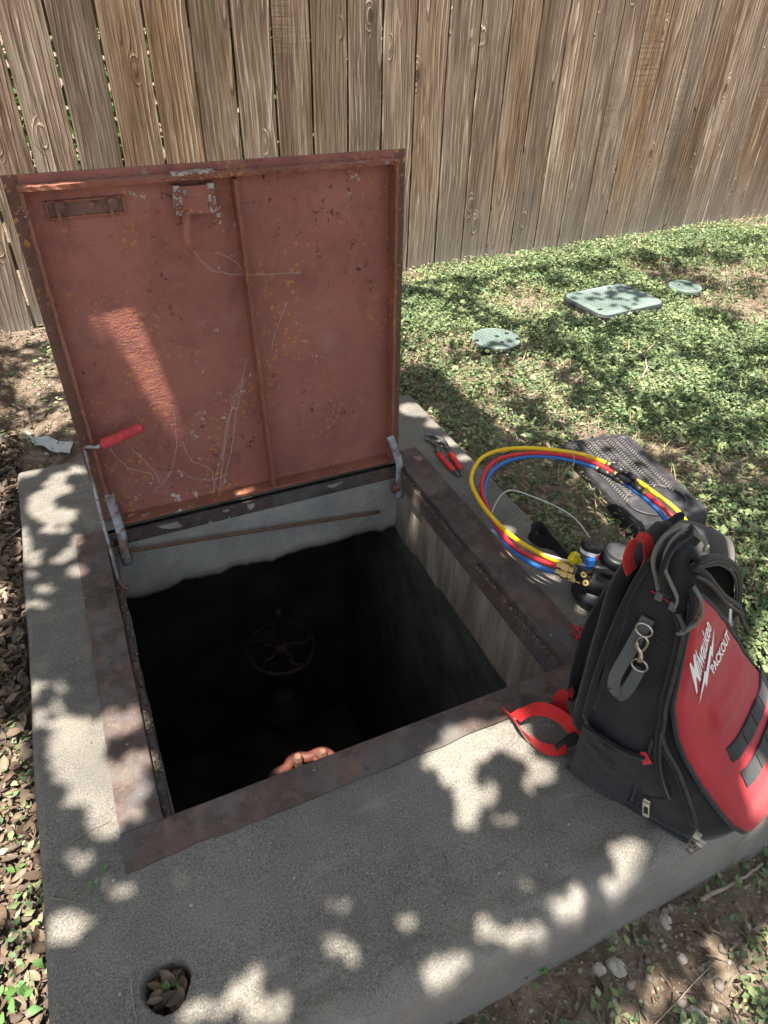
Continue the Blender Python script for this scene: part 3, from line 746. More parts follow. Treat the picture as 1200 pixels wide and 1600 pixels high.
# valve boxes and step, for keeping plants off them
BOXES = []
def clear(x, y):
    k = np.ones(len(x), bool)
    for (cx_, cy_, r) in BOXES: k &= np.hypot(x-cx_, y-cy_) > r
    return k
RB = onz((775, 529), -.002); BOXES.append((RB[0], RB[1]-.0, .088))
FB = onz((1070.5, 447), .0); BOXES.append((FB[0], FB[1], .068))
q1, q2, q3, q4 = [onz(q, .012) for q in ((882, 458), (937, 496), (1038, 472), (978, 440))]
RC = (q1+q2+q3+q4)/4; ra = unit((q3-q2)+(q4-q1)); ra[2] = 0; rb_ = unit(np.array([-ra[1], ra[0], 0])); rla = (np.linalg.norm(q3-q2)+np.linalg.norm(q4-q1))/2; rlb = (np.linalg.norm(q1-q2)+np.linalg.norm(q4-q3))/2
for s_ in (-.3, 0, .3): BOXES.append((RC[0]+ra[0]*rla*s_, RC[1]+ra[1]*rla*s_, .135))
ST = .004
t1, t2, t3, t4 = [onz(q, ST) for q in ((868, 686), (985, 677), (1108, 797), (1003, 827))]
TC = (t1+t2+t3+t4)/4; tb = unit((t3-t2)+(t4-t1)); tb[2] = 0; tb = unit(tb); ta = np.array([-tb[1], tb[0], 0])
if ta[0] < 0: ta = -ta
tlb = (np.linalg.norm(t3-t2)+np.linalg.norm(t4-t1))/2; tla = (np.linalg.norm(t2-t1)+np.linalg.norm(t3-t4))/2
for s_ in (-.38, -.25, -.1, .05, .2, .34): BOXES.append((TC[0]+tb[0]*tlb*s_, TC[1]+tb[1]*tlb*s_, tla*.42))
# ground cover, in little rosettes
def cover(n, box_, dens, rs, seg):
    x = rs.uniform(box_[0], box_[1], n); y = rs.uniform(box_[2], box_[3], n)
    d = dens(x, y); k = (rs.rand(n) < d) & ~inslab(x, y, .012) & (y < fy(x)-.02) & clear(x, y)
    return x[k], y[k]
def dens_right(x, y):
    p = fbm(x*2.3+1, y*2.3+7, 3); bare = sst(.50, .40, fbm(x*1.3+20, y*1.3+4, 1)) 
    d = np.clip(sst(.36, .50, p)*.84+.12+.18*sst(1.9, 1.3, x)*sst(.55, .9, y), 0, 1)
    d = d*np.where((x > 2.55) & (y < 1.35) & (y > .75), .35, 1)
    d = d*np.where((x > .9) | (y > SB), 1, 0)*np.where(y < -.38, .10, 1)
    d = d*(.35+.65*sst(.0, .22, fy(x)-y))
    return d
x, y = cover(80000, (.9, 4.4, -.42, 2.4), dens_right, rs, 0)
k = x < 1.0+1.25*(y+1.2); x, y = x[k], y[k]
def rosettes(x, y, rs, per=6, spread=.014, lf=(.007, .019), h=.022):
    n = len(x); X = np.repeat(x, per)+rs.randn(n*per)*spread; Y = np.repeat(y, per)+rs.randn(n*per)*spread
    hs = fbm(X*3+3, Y*3+8, 6); Z = gz(X, Y)+rs.rand(n*per)**1.3*h*(.5+1.6*hs)+.003
    ok = ~inslab(X, Y, .004) & (Y < fy(X)-.012)
    return np.stack([X, Y, Z], -1)[ok], rs.uniform(lf[0], lf[1], ok.sum())
C, S_ = rosettes(x, y, rs)
leaves('ground_cover', C, S_, 'cover', rs, up=.55, label='low leafy green ground cover over the lawn area right of the slab')
x, y = cover(26000, (.9, 4.4, -.42, 2.4), lambda x, y: .25+.7*sst(.52, .42, fbm(x*2.3+1, y*2.3+7, 3)), rs, 0); k = x < 1.0+1.25*(y+1.2); x, y = x[k], y[k]
def blades(name, x, y, L, wd, mat, rs, tilt=1.0, label=None, dz=.004, zf=None):
    n = len(x); an = rs.uniform(0, 2*math.pi, n); L = rs.uniform(L[0], L[1], n); el = rs.rand(n)**2*tilt
    d = np.stack([np.cos(an)*np.cos(el), np.sin(an)*np.cos(el), np.sin(el)], -1); s = np.stack([-np.sin(an), np.cos(an), 0*an], -1)
    P = np.stack([x, y, (zf or gz)(x, y)+dz+rs.rand(n)*.008], -1); w_ = wd*rs.uniform(.5, 1.4, n)[:, None]
    mid = P+d*L[:, None]*.5+np.array([0, 0, 1])*(L*.10)[:, None]; e = P+d*L[:, None]
    V = np.stack([P-s*w_, P+s*w_, mid+s*w_*.8, mid-s*w_*.8, e], 1).reshape(-1, 3); k = np.arange(n)*5
    F = np.concatenate([np.stack([k, k+1, k+2], -1), np.stack([k, k+2, k+3], -1), np.stack([k+3, k+2, k+4], -1)])
    return tag(mesh(name, V, F, M[mat]), label, None, None, 'stuff')
C2 = rs.randint(0, len(C), 5200); P2 = C[C2]+rs.randn(5200, 3)*[.02, .02, .004]; P2 = P2[~inslab(P2[:, 0], P2[:, 1], .01)]
leaves('broad_leaves', P2, rs.uniform(.018, .034, len(P2)), 'cover', rs, up=.6, aspect=.75, label='scattered broader green leaves standing above the ground cover')
blades('dry_grass', x, y, (.02, .07), .0012, 'straw', rs, label='dry straw and dead grass blades among the ground cover')
x, y = cover(5200, (.9, 4.0, -.4, 2.3), lambda x, y: .5+0*x, rs, 0)
blades('grass', x, y, (.02, .06), .0014, 'cover', rs, 1.3, label='thin green grass blades in the lawn')
# fallen leaves: left bed, back strip, front corner
def curled(name, C, size, mat, rs, label):
    n = len(C); an = rs.uniform(0, 2*math.pi, n); tl = rs.randn(n, 2)*.35
    d = np.stack([np.cos(an), np.sin(an), tl[:, 0]], -1); d /= np.linalg.norm(d, axis=1)[:, None]
    s = np.stack([-np.sin(an), np.cos(an), tl[:, 1]], -1); s -= d*(s*d).sum(1)[:, None]; s /= np.linalg.norm(s, axis=1)[:, None]; nn = np.cross(d, s)
    nn *= np.where(nn[:, 2] < 0, -1, 1)[:, None]
    L = size[:, None]; cu = rs.uniform(-.1, .45, n)[:, None]; wd = rs.uniform(.16, .3, n)[:, None]
    rows = []
    for t, wv in ((-.5, .05), (-.22, .85), (.08, 1.), (.32, .7), (.5, .04)):
        c = C+d*L*t+nn*L*cu*(t*t*1.2)
        rows += [c+s*L*wd*wv+nn*L*cu*.5*wv, c, c-s*L*wd*wv+nn*L*cu*.5*wv]
    V = np.stack(rows, 1).reshape(-1, 3); k = np.arange(n)*15; Fs = []
    for r in range(4):
        for c in (0, 1):
            q = r*3+c; Fs.append(np.stack([k+q, k+q+1, k+q+4, k+q+3], -1))
    return tag(mesh(name, V, np.concatenate(Fs), M[mat]), label, None, None, 'stuff')
def scatter(n, b, dens, m=.008):
    x = rs.uniform(b[0], b[1], n); y = rs.uniform(b[2], b[3], n); k = (rs.rand(n) < dens(x, y)) & ~inslab(x, y, m) & (y < fy(x)-.02) & clear(x, y)
    return x[k], y[k]
x, y = scatter(13000, (-.50, SL, -.7, 1.35), lambda x, y: .9*sst(-.62, -.45, x)+.1)
x2, y2 = scatter(900, (-.5, .5, 1.08, 2.1), lambda x, y: .25+.4*sst(1.4, 1.1, y))
x3, y3 = scatter(420, (.1, 1.6, -1.0, SF), lambda x, y: .5+0*x)
x4, y4 = scatter(170, (1.0, 4, .2, 2.1), lambda x, y: .5+0*x)
x = np.concatenate([x, x2, x3, x4]); y = np.concatenate([y, y2, y3, y4])
C = np.stack([x, y, gz(x, y)+.004+rs.rand(len(x))*.022*(x < SL)+rs.rand(len(x))*.006], -1)
curled('fallen_leaves', C, np.where(x < SL, (.008+.028*rs.rand(len(x))**2), rs.uniform(.012, .03, len(x))), 'litter', rs, 'dry brown fallen leaves lying around the slab')
x, y = scatter(20000, (-.5, SL, -.7, 2.1), lambda x, y: .8+0*x); x2, y2 = scatter(5000, (-.5, 1.2, 1.1, 2.15), lambda x, y: .8+0*x); x3, y3 = scatter(5200, (.1, 2.0, -1.1, SF), lambda x, y: .8+0*x)
blades('mulch_debris', np.concatenate([x, x2, x3]), np.concatenate([y, y2, y3]), (.008, .04), .0016, 'litter', rs, .35, label='fine mulch, bark and twig crumbs on the soil')
x, y = scatter(5200, (-.6, .9, 1.1, 2.15), lambda x, y: sst(.47, .60, fbm(x*3.2, y*3.2, 5))*.55+.02)
x2, y2 = scatter(2300, (-.6, SL, -.6, 1.3), lambda x, y: sst(.56, .66, fbm(x*5, y*5, 5))*.5)
x3, y3 = scatter(5600, (.2, 2.2, -1.1, SF-.0), lambda x, y: sst(.46, .56, fbm(x*5, y*5, 9))*.7)
C, S_ = rosettes(np.concatenate([x, x2, x3]), np.concatenate([y, y2, y3]), rs, 6, .012, (.008, .019), .03)
leaves('weeds', C, S_, 'cover', rs, up=.6, label='small green weeds in patches on the bare soil')
# gravel crumbs
def pebbles(name, x, y, r, mat, label, zf=gz):
    mb = MB()
    n = len(x)
    t = (1+5**.5)/2; I = np.array([(-1, t, 0), (1, t, 0), (-1, -t, 0), (1, -t, 0), (0, -1, t), (0, 1, t), (0, -1, -t), (0, 1, -t), (t, 0, -1), (t, 0, 1), (-t, 0, -1), (-t, 0, 1)], float)/1.9
    IF = np.array([(0, 11, 5), (0, 5, 1), (0, 1, 7), (0, 7, 10), (0, 10, 11), (1, 5, 9), (5, 11, 4), (11, 10, 2), (10, 7, 6), (7, 1, 8), (3, 9, 4), (3, 4, 2), (3, 2, 6), (3, 6, 8), (3, 8, 9), (4, 9, 5), (2, 4, 11), (6, 2, 10), (8, 6, 7), (9, 8, 1)])
    sc = rs.uniform(.55, 1.2, (n, 1, 3))*r[:, None, None]; Vv = I[None]*sc*(1+rs.randn(n, 12, 1)*.14)
    Vv = Vv+np.stack([x, y, zf(x, y)+r*.25], -1)[:, None, :]; F = (IF[None]+(np.arange(n)*12)[:, None, None]).reshape(-1, 3)
    return tag(mesh(name, Vv.reshape(-1, 3), F, M[mat]), label, None, None, 'stuff')
x, y = scatter(5200, (.15, 2.0, -1.1, SF), lambda x, y: .8+0*x); x2, y2 = scatter(2600, (-.6, 1.0, 1.1, 2.1), lambda x, y: .6+0*x); x3, y3 = scatter(1200, (-.6, SL, -.6, 1.2), lambda x, y: .5+0*x)
x = np.concatenate([x, x2, x3]); y = np.concatenate([y, y2, y3])
pebbles('gravel', x, y, .0015+rs.rand(len(x))**3*.008, 'gravel', 'pale gravel crumbs mixed in the soil')
# leaf litter in the weep hole
n = 46; a_ = rs.rand(n)*6.28; r_ = rs.rand(n)**.5*.024
C = np.stack([HC[0]+r_*np.cos(a_), HC[1]+r_*np.sin(a_), -.040+rs.rand(n)*.030], -1)
curled('weep_hole_leaves', C, rs.uniform(.012, .034, n), 'litter', rs, 'dead leaves filling the round weep hole')
n = 4; a_ = rs.rand(n)*6.28; r_ = rs.rand(n)**.5*.014
leaves('weep_hole_sprigs', np.stack([HC[0]+r_*np.cos(a_), HC[1]+r_*np.sin(a_), -.018+rs.rand(n)*.01], -1), .014, 'leafgreen', rs, label='green leaf bits in the weep hole')
# crumbs on the slab
n = 420; x = rs.uniform(SL+.02, SR-.02, n); y = rs.uniform(SF+.03, SB-.02, n); k = ~((x > -.01) & (x < W+.01) & (y > -.01) & (y < D+.06)); x, y = x[k], y[k]
pebbles('slab_grit', x, y, .0006+rs.rand(len(x))**4*.0028, 'gravel', 'tiny pale grit scattered on the concrete', lambda x, y: 0*x+.0015)

# ------------------------------------------------------------ stones (the big ones)
def stone(name, q, r, mat, label, zz=None, flat=.6):
    for it in range(3):
        P = onz(q, -.17 if it == 0 else float(gz(P[0], P[1]))) if zz is None else onz(q, zz)
    V, F = lathe((0, 0, 0), (0, 0, 1), [(.01, -1), (.6, -.8), (.95, -.3), (1, .1), (.8, .6), (.45, .9), (.02, 1)], 12)
    rr = np.random.RandomState(int(q[0])); V = V*np.array([1, .8, flat])*(1+.13*rr.randn(len(V), 3))
    an = rr.rand()*6; c, s = math.cos(an), math.sin(an); V = np.stack([V[:, 0]*c-V[:, 1]*s, V[:, 0]*s+V[:, 1]*c, V[:, 2]], -1)*r+P+np.array([0, 0, r*.15])
    return solo(name, V, F, M[mat], label, 'stone', 'stones in the soil around the slab')
stone('stone', (963, 1512), .016, 'stone', 'large pale angular stone, the biggest in the front right soil')
stone('stone', (935, 1514), .011, 'stone', 'pale stone just left of the biggest stone in the front right soil')
stone('stone', (980, 1423), .011, 'stone', 'whitish round stone lying in the soil below the backpack')
stone('stone', (1065, 1497), .009, 'stone', 'small buff stone in the right soil between weed tufts')
stone('stone', (1088, 1585), .013, 'stone', 'grey-white stone at the bottom edge of the photo, lower right')
stone('stone', (1040, 1440), .012, 'stone', 'buff stone in the soil under the lying grey stick')
stone('stone', (8, 1062), .032, 'stone2', 'dark grey flat stone in the leaf litter left of the slab', -.06, .4)

# ------------------------------------------------------------ twigs
def twig(pts, r, label, z=.012, side=None, mat='twig', zabs=None, name='twig', cat='twig'):
    P = []
    for q in pts:
        p = onz(q, -.03)
        zz = float(gz(p[0], p[1]))+z if zabs is None else zabs
        P.append(onz(q, zz))
    n = len(P); P = spline(P, 5); rr = np.linspace(r, r*.5, len(P)); P = P+np.random.RandomState(n).randn(*P.shape)*r*.3
    mb = MB(); mb.add(*tube(P, rr, 6))
    if side:
        for k0, dv in side:
            b0 = P[int(k0*(len(P)-1))]; mb.add(*tube([b0, b0+np.array(dv)*.5+[0, 0, .004], b0+np.array(dv)], [r*.6, r*.45, r*.25], 5))
    V, F = mb.get(); return solo(name, V, F, M[mat], label, cat, smooth=True)
twig([(985, 601), (1010, 594), (1035, 592), (1075, 588)], .005, 'pale dry stick on the grass below the rectangular valve cover', side=[(.4, (.03, .06, .02))])
twig([(1003, 590), (1010, 575), (1008, 552), (1020, 540)], .004, 'thin upright forked twig beside the pale stick on the grass', .03)
twig([(736, 457), (760, 457), (790, 465)], .003, 'slim twig near the fence above the round green cover')
twig([(630, 602), (680, 602), (722, 596)], .0025, 'straight thin twig in the grass beside the slab corner')
twig([(1130, 738), (1150, 722), (1175, 712), (1188, 694)], .004, 'pale crooked twig at the right edge of the grass', side=[(.6, (.01, .05, .02))])
twig([(1095, 1405), (1130, 1388), (1160, 1372), (1190, 1350)], .0045, 'grey stick lying on the soil under the slab front edge', .018)
twig([(1000, 1625), (1100, 1520), (1118, 1500)], .0012, 'fine dead stem crossing the soil in the lower right corner', .02)
twig([(183, 1476), (192, 1462), (216, 1440)], .0009, 'hair-thin curved twig on the slab above the weep hole', zabs=.003)
twig([(205, 1520), (207, 1560), (213, 1592)], .0011, 'thin brown twig on the slab left of the weep hole', zabs=.003)
twig([(78, 1403), (105, 1407), (130, 1414)], .0008, 'thin twig on the slab near its left edge', zabs=.003)
twig([(108, 1318), (135, 1300), (172, 1283)], .0009, 'thin twig on the slab below the left frame strip', zabs=.003)
twig([(694, 1335), (698, 1350), (699, 1363)], .0008, 'tiny dark pine-needle-like twig on the open slab centre', zabs=.003, mat='bark')
def sprig(q, label, n=8, r=.012, z=.0, s=(.007, .013), mat='leafgreen'):
    P = onz(q, z) if z is not None else onz(q, -.1)
    rr = np.random.RandomState(int(q[0]*3+q[1])); C = P+np.stack([rr.randn(n)*r, rr.randn(n)*r, .003+rr.rand(n)*.012], -1)
    V = []; F = []
    o = leaves('leaf_sprig', C, rr.uniform(s[0], s[1], n), mat, rr, .6, kind=None, origin=P); tag(o, label, 'leaves')
sprig((155, 1386), 'small bunch of green leaves dropped on the slab near the frame corner')
sprig((125, 1397), 'two pale dry leaf bits on the slab beside the green bunch', 2, .006, mat='straw')
sprig((172, 1037), 'single yellow-green leaf on the left steel frame strip', 1, .001, s=(.012, .013))
sprig((36, 1188), 'bright green seedling in the leaf litter beside the slab left edge', 4, .010, -.05, (.018, .024))
sprig((22, 1555), 'broad-leaved green seedling cluster at the lower left corner', 16, .020, -.11, (.014, .024))
sprig((40, 1358), 'pair of fresh green leaves against the slab left edge', 5, .009, -.08, (.013, .018))
sprig((838, 1522), 'single bright green weed against the slab front edge', 8, .009, -.15, (.010, .016))

# ------------------------------------------------------------ torn plastic
top_ = spline([onz(q, 0)[:2].tolist()+[0] for q in ((35, 667), (50, 672), (68, 675), (90, 678), (113, 684))], 4); bot_ = spline([onz(q, 0)[:2].tolist()+[0] for q in ((36, 669), (46, 680), (60, 688), (78, 692), (106, 702))], 4)
V = []; F = []; n1 = len(top_)
for i in range(n1):
    for k in range(6):
        p_ = top_[i]*(1-k/5)+bot_[i]*k/5; zc = float(gz(p_[0], p_[1]))+.012+.010*float(fbm(p_[0]*60, p_[1]*60, 3))+.006*math.sin(i*.9); V.append([p_[0]+.002*math.sin(k*2.3+i), p_[1], zc])
for i in range(n1-1):
    for k in range(5): F.append((i*6+k, i*6+k+6, i*6+k+7, i*6+k+1))
V = np.array(V); F = F+[tuple(len(V)+a for a in f[::-1]) for f in F]; V = np.vstack([V, V-[0, 0, .0006]])
solo('plastic_scrap', V, F, M['film'], 'torn strip of whitish plastic film on the leaves left of the lid', 'plastic scrap', smooth=True)

# ------------------------------------------------------------ valve boxes
def roundbox(name, C, R, h, label, holes, bumps=True):
    t = thing(name, (C[0], C[1], C[2]-h), label, 'valve cover')
    mesh('cover_rim', *lathe((C[0], C[1], C[2]-h), (0, 0, 1), [(R*1.0, 0), (R*1.0, h*.8), (R*.985, h*.93), (R*.95, h)], 40), M['step'] if h > .02 else M['green'], t)
    mesh('cover_plate', *lathe((C[0], C[1], C[2]-.003), (0, 0, 1), [(R*.96, 0), (R*.96, .004), (R*.93, .0065)], 40), M['green'], t)
    mb = MB()
    g = np.arange(-R, R, R*.12)
    for a in g:
        for b in g:
            if math.hypot(a, b) < R*.86 and all(math.hypot(a-hx*R, b-hy*R) > R*.15 for hx, hy in holes):
                mb.add(*box((C[0]+a+(.04*R if int(b/R*20) % 2 else 0), C[1]+b, C[2]+.0042), (R*.055, R*.055, .003), [(.7, .7, 0), (-.7, .7, 0), (0, 0, 1)]))
    V, F = mb.get(); tag(mesh('tread_bumps', V, F, M['green'], t), kind='stuff')
    for hx, hy in holes: mesh('bolt_recess', *lathe((C[0]+hx*R, C[1]+hy*R, C[2]+.0025), (0, 0, 1), [(R*.10, 0), (R*.10, .0018), (R*.05, .002)], 14), M['bplast'], t)
roundbox('valve_cover', RB, .092, .050, 'raised round faded-green valve cover standing proud of the grass, nearest the slab', [(.1, .1), (.0, -.45), (.72, -.42), (.62, .2), (-.85, .05)])
roundbox('valve_cover', FB, .070, .012, 'small flat round green valve cover flush with the grass, farthest right', [(-.3, .2), (.3, -.1)])
def rrect(la, lb, r, n=6):
    P = []
    for sx, sy, a0 in ((1, 1, 0), (-1, 1, 90), (-1, -1, 180), (1, -1, 270)):
        for k in range(n+1):
            a = math.radians(a0+90*k/n); P.append((sx*(la/2-r)+r*math.cos(a), sy*(lb/2-r)+r*math.sin(a)))
    return P
def slabshape(C, u, v, layers):
    """layers: (la, lb, r, z)"""
    V = []; F = []; n = None
    for la, lb, r, zz in layers:
        P = rrect(la, lb, r); n = len(P); V += [np.array(C)+u*a+v*b+np.array([0, 0, zz]) for a, b in P]
    for i in range(len(layers)-1):
        for k in range(n): l = (k+1) % n; F.append((i*n+k, i*n+l, (i+1)*n+l, (i+1)*n+k))
    F.append(tuple(range(n))[::-1]); F.append(tuple((len(layers)-1)*n+k for k in range(n)))
    return np.array(V), F
u_, v_ = ra, rb_
if np.cross(u_, v_)[2] < 0: v_ = -v_
t = thing('valve_box', (RC[0], RC[1], RC[2]-.08), 'rectangular faded-green valve box cover with rounded corners on a black rim', 'valve cover')
RC0 = np.array([RC[0], RC[1], RC[2]])
mesh('box_rim', *slabshape(RC0, u_, v_, [(rla+.015, rlb+.02, .05, -.085), (rla+.004, rlb+.006, .045, -.012), (rla-.004, rlb-.002, .042, -.006)]), M['step'], t)
mesh('cover_plate', *slabshape(RC0, u_, v_, [(rla-.008, rlb-.006, .042, -.008), (rla-.008, rlb-.006, .042, -.002), (rla-.014, rlb-.012, .040, .0)]), M['green'], t)
mb = MB()
for a in np.arange(-rla/2+.04, rla/2-.035, .0135):
    for b in np.arange(-rlb/2+.035, rlb/2-.03, .0135):
        if a > rla*.33 and abs(b) < .03: continue
        mb.add(*box(RC0+u_*a+v_*b+np.array([0, 0, .0008]), (.0062, .0062, .0025), [unit(u_+v_), unit(v_-u_), (0, 0, 1)]))
V, F = mb.get(); tag(mesh('tread_bumps', V, F, M['green'], t), kind='stuff')
mesh('lift_notch', *box(RC0+u_*(rla/2-.03)+v_*.05+np.array([0, 0, .001]), (.028, .012, .003), [u_, v_, (0, 0, 1)]), M['bplast'], t)
mesh('lift_notch', *box(RC0-u_*(rla/2-.035)-v_*.07+np.array([0, 0, .001]), (.020, .010, .003), [u_, v_, (0, 0, 1)]), M['bplast'], t)

# ------------------------------------------------------------ black plastic step
st = thing('plastic_step', (TC[0], TC[1], -.05), 'black plastic step with chevron tread and oval recess on the grass under the hoses', 'step')
T0 = np.array([TC[0], TC[1], ST]); ua, ub = ta, tb
if np.cross(ua, ub)[2] < 0: ub2 = ub; ua, ub = ub, ua; la_, lb_ = tlb, tla
else: la_, lb_ = tla, tlb
mesh('step_body', *slabshape(T0, ua, ub, [(la_+.010, lb_+.010, .03, -.09), (la_, lb_, .028, -.012), (la_-.008, lb_-.008, .025, -.003), (la_-.016, lb_-.016, .022, 0), (la_-.034, lb_-.034, .018, -.0005), (la_-.040, lb_-.040, .017, -.004)]), M['step'], st)
S = thing  # local alias not used further
mb = MB(); per = .0175
for r in range(int((tlb-.05)/.0095)):
    s0 = -tlb/2+.03+r*.0095
    for c in range(int((tla-.05)/per)+1):
        s1 = -tla/2+.034+c*per
        if s1 > tla/2-.028: continue
        # leave the oval recess at the near end
        if s0 > tlb*.5-.155 and ((s1)/(tla*.40))**2+((s0-(tlb*.5-.035))/.105)**2 < 1: continue
        an = math.radians(38 if c % 2 else -38); dv = ta*math.cos(an)+tb*math.sin(an); pv = np.cross((0, 0, 1), dv)
        mb.add(*box(T0+ta*s1+tb*s0+np.array([0, 0, -.0025]), (.0165, .0036, .0080), [dv, pv, (0, 0, 1)]))
V, F = mb.get(); M['tread'] = simple('dusty_tread', (.085, .083, .083), .6, var=.5, scale=25)
tag(mesh('chevron_tread', V, F, M['tread'], st), kind='stuff')
ov = [T0+ta*math.cos(a)*tla*.36+tb*(math.sin(a)*.062+tlb*.5-.085)+np.array([0, 0, -.002]) for a in np.linspace(0, 2*math.pi, 40, endpoint=False)]
mesh('oval_rim', *tube(ov, .0035, 6, closed=True), M['step'], st, True)
mesh('screw_boss', *lathe(T0-tb*(tlb*.5-.13)-ta*.01+np.array([0, 0, -.004]), (0, 0, 1), [(.012, 0), (.012, .005), (.008, .007)], 14), M['bplast'], st)

# ------------------------------------------------------------ pliers
pl = thing('pliers', onz((692, 700)), 'slip-joint pliers with red dipped handles on the slab edge by the lid', 'pliers')
Z = lambda q, z=.008: onz(q, z)
mesh('jaw', *tube(spline([Z((665, 679)), Z((678, 680)), Z((692, 688)), Z((699, 700))], 5), [.006]*5+[.008]*5+[.008]*6, 8, flat=.6, nrm=(0, 0, 1)), M['dsteel'], pl, True)
mesh('jaw', *tube(spline([Z((664, 684)), Z((676, 690)), Z((684, 697)), Z((683, 706))], 5), [.005]*5+[.008]*5+[.007]*6, 8, flat=.6, nrm=(0, 0, 1)), M['dsteel'], pl, True)
mesh('pivot', *lathe(Z((686, 690), .010), (0, 0, 1), [(.007, 0), (.007, .004), (.004, .005)], 14), M['chrome'], pl)
for a in ([(697, 697), (703, 708), (713, 722), (720, 733), (721, 742)], [(681, 700), (685, 708), (697, 722), (709, 735), (717, 743)]):
    mesh('handle_bar', *tube(spline([Z(q) for q in a], 5), .0042, 8, flat=.7, nrm=(0, 0, 1)), M['dsteel'], pl, True)
    mesh('handle_grip', *tube(spline([Z(q) for q in a[1:4]], 5), [.006]+[.0078]*9+[.006], 10, flat=.8, nrm=(0, 0, 1)), M['redpl'], pl, True)

# ------------------------------------------------------------ gauge manifold with its hoses
mg = thing('gauge_manifold', onz((920, 905), 0), 'black charging manifold with brass fittings, coloured knobs and three looping hoses beside the backpack', 'gauge manifold')
HZ = [.07, .06, .05, .048, .05, .055, .06, .075, .09, .10, .105, .11, .11, .10]
yl = [(893, 886), (850, 868), (800, 838), (762, 800), (740, 765), (737, 742), (750, 718), (775, 705), (815, 700), (865, 703), (920, 713), (975, 738), (1022, 770), (1060, 800), (1084, 835)]
rd = [(888, 892), (845, 876), (800, 852), (772, 815), (756, 780), (753, 755), (763, 730), (785, 715), (830, 708), (880, 711), (930, 724), (985, 755), (1030, 788), (1055, 812), (1072, 840)]
bl = [(880, 897), (840, 885), (802, 860), (775, 825), (760, 790), (757, 762), (766, 740), (790, 722), (830, 713), (880, 717), (930, 731), (975, 755), (1015, 785), (1040, 812), (1058, 842)]
HZ = HZ+[.09]
for nm, pts, mt, dz in (('hose', yl, 'hy', .008), ('hose', rd, 'hr', .002), ('hose', bl, 'hb', -.006)):
    P = spline([onz(q, z_+dz) for q, z_ in zip(pts, HZ)], 8)
    h = mesh('hose', *tube(P, .0052, 10), M[mt], mg, True); tag(h, {'hy': 'yellow hose', 'hr': 'red hose', 'hb': 'blue hose'}[mt])
    iv = 12*8 - (6 if mt == 'hb' else 2)
    for a_, b_, r_, mm in ((iv-2, iv-1, .0066, 'brass'), (iv-1, iv+2, .0080, 'bplast'), (iv+2, iv+3, .0060, 'bplast'), (iv+3, iv+5, .0080, 'bplast'), (iv+5, iv+6, .0066, 'brass')):
        seg_ = P[max(0, a_-8):b_-8+1]
        if len(seg_) > 1: mesh('coupling', *tube(seg_, r_, 10), M[mm], h, True)
cl = spline([onz(q, z_) for q, z_ in (((765, 812), .02), ((773, 790), .04), ((784, 773), .06), ((800, 766), .06), ((830, 775), .05), ((870, 792), .03), ((900, 812), .02), ((925, 845), .03))], 7)
mesh('clear_tube', *tube(cl, .0017, 8), M['clear'], mg, True)
cl = spline([onz(q, z_) for q, z_ in (((768, 828), .02), ((800, 848), .04), ((850, 866), .07), ((905, 881), .09), ((960, 888), .10), ((1000, 880), .10))], 7)
mesh('clear_tube', *tube(cl, .0032, 8), M['clear'], mg, True)
mesh('wire_tie', *tube(spline([onz(q, z_) for q, z_ in (((893, 703), .115), ((897, 716), .11), ((896, 730), .09), ((890, 748), .04))], 5), .0008, 5), M['clear'], mg, True)
# body
C0 = onz((925, 906), .06); C1 = onz((1010, 935), .06); bx = unit(C1-C0)
mesh('manifold_body', *tube([C0-bx*.012, C0, C1], [.018, .024, .024], 16), M['bplast'], mg, True)
mesh('manifold_block', *box(onz((912, 902), .055), (.03, .05, .055), [bx, np.cross((0, 0, 1), bx), (0, 0, 1)]), M['bplast'], mg)
mesh('protective_boot', *lathe(onz((940, 928), .004), (0, 0, 1), [(.058, 0), (.066, .006), (.066, .022), (.056, .034), (.03, .040)], 28), M['bplast'], mg, True)
hv = unit(onz((893, 900), .06)-onz((875, 893), .06))
for q, z_ in (((886, 888), .078), ((884, 898), .066), ((897, 905), .058)):
    P = onz(q, z_); mesh('brass_fitting', *lathe(P-hv*.022, hv, [(.006, 0), (.006, .012), (.0095, .012), (.0095, .026), (.0065, .027), (.0065, .036)], 8), M['brass'], mg)
for q, z_ in (((912, 898), .080), ((915, 911), .072)):
    f = mesh('service_port', *lathe(onz(q, z_), CAM-onz(q, z_), [(.0065, -.01), (.0068, .004), (.0055, .005)], 18), M['brass'], mg)
    mesh('port_core', *lathe(onz(q, z_)+unit(CAM-onz(q, z_))*.0052, CAM-onz(q, z_), [(.0025, 0), (.002, .001)], 10), M['bplast'], f)
def knob(q, z_, r, h, mt, tilt, nm='knob'):
    P = onz(q, z_); V = []; seg = 24; ax = unit(tilt); u = unit(np.cross(ax, (1, 0, .2))); v = np.cross(ax, u)
    prof = [(r*.5, -h*.6), (r*.55, 0), (r, h*.1), (r, h*.85), (r*.8, h)]
    for rr, hh in prof:
        for k in range(seg): a = 2*math.pi*k/seg; q_ = rr*(1-.10*((k//2) % 2)); V.append(P+ax*hh+(u*math.cos(a)+v*math.sin(a))*q_)
    F = []
    for i in range(len(prof)-1):
        for k in range(seg): l = (k+1) % seg; F.append((i*seg+k, i*seg+l, (i+1)*seg+l, (i+1)*seg+k))
    F.append(tuple(range(seg))[::-1]); F.append(tuple((len(prof)-1)*seg+k for k in range(seg)))
    return mesh(nm, V, F, M[mt], mg)
knob((922, 882), .11, .0115, .020, 'blueK', (-.05, .1, 1)); knob((901, 875), .095, .014, .015, 'yellowK', (-.6, .6, .5)); knob((925, 872), .118, .0135, .016, 'redpl', (.1, .1, 1))
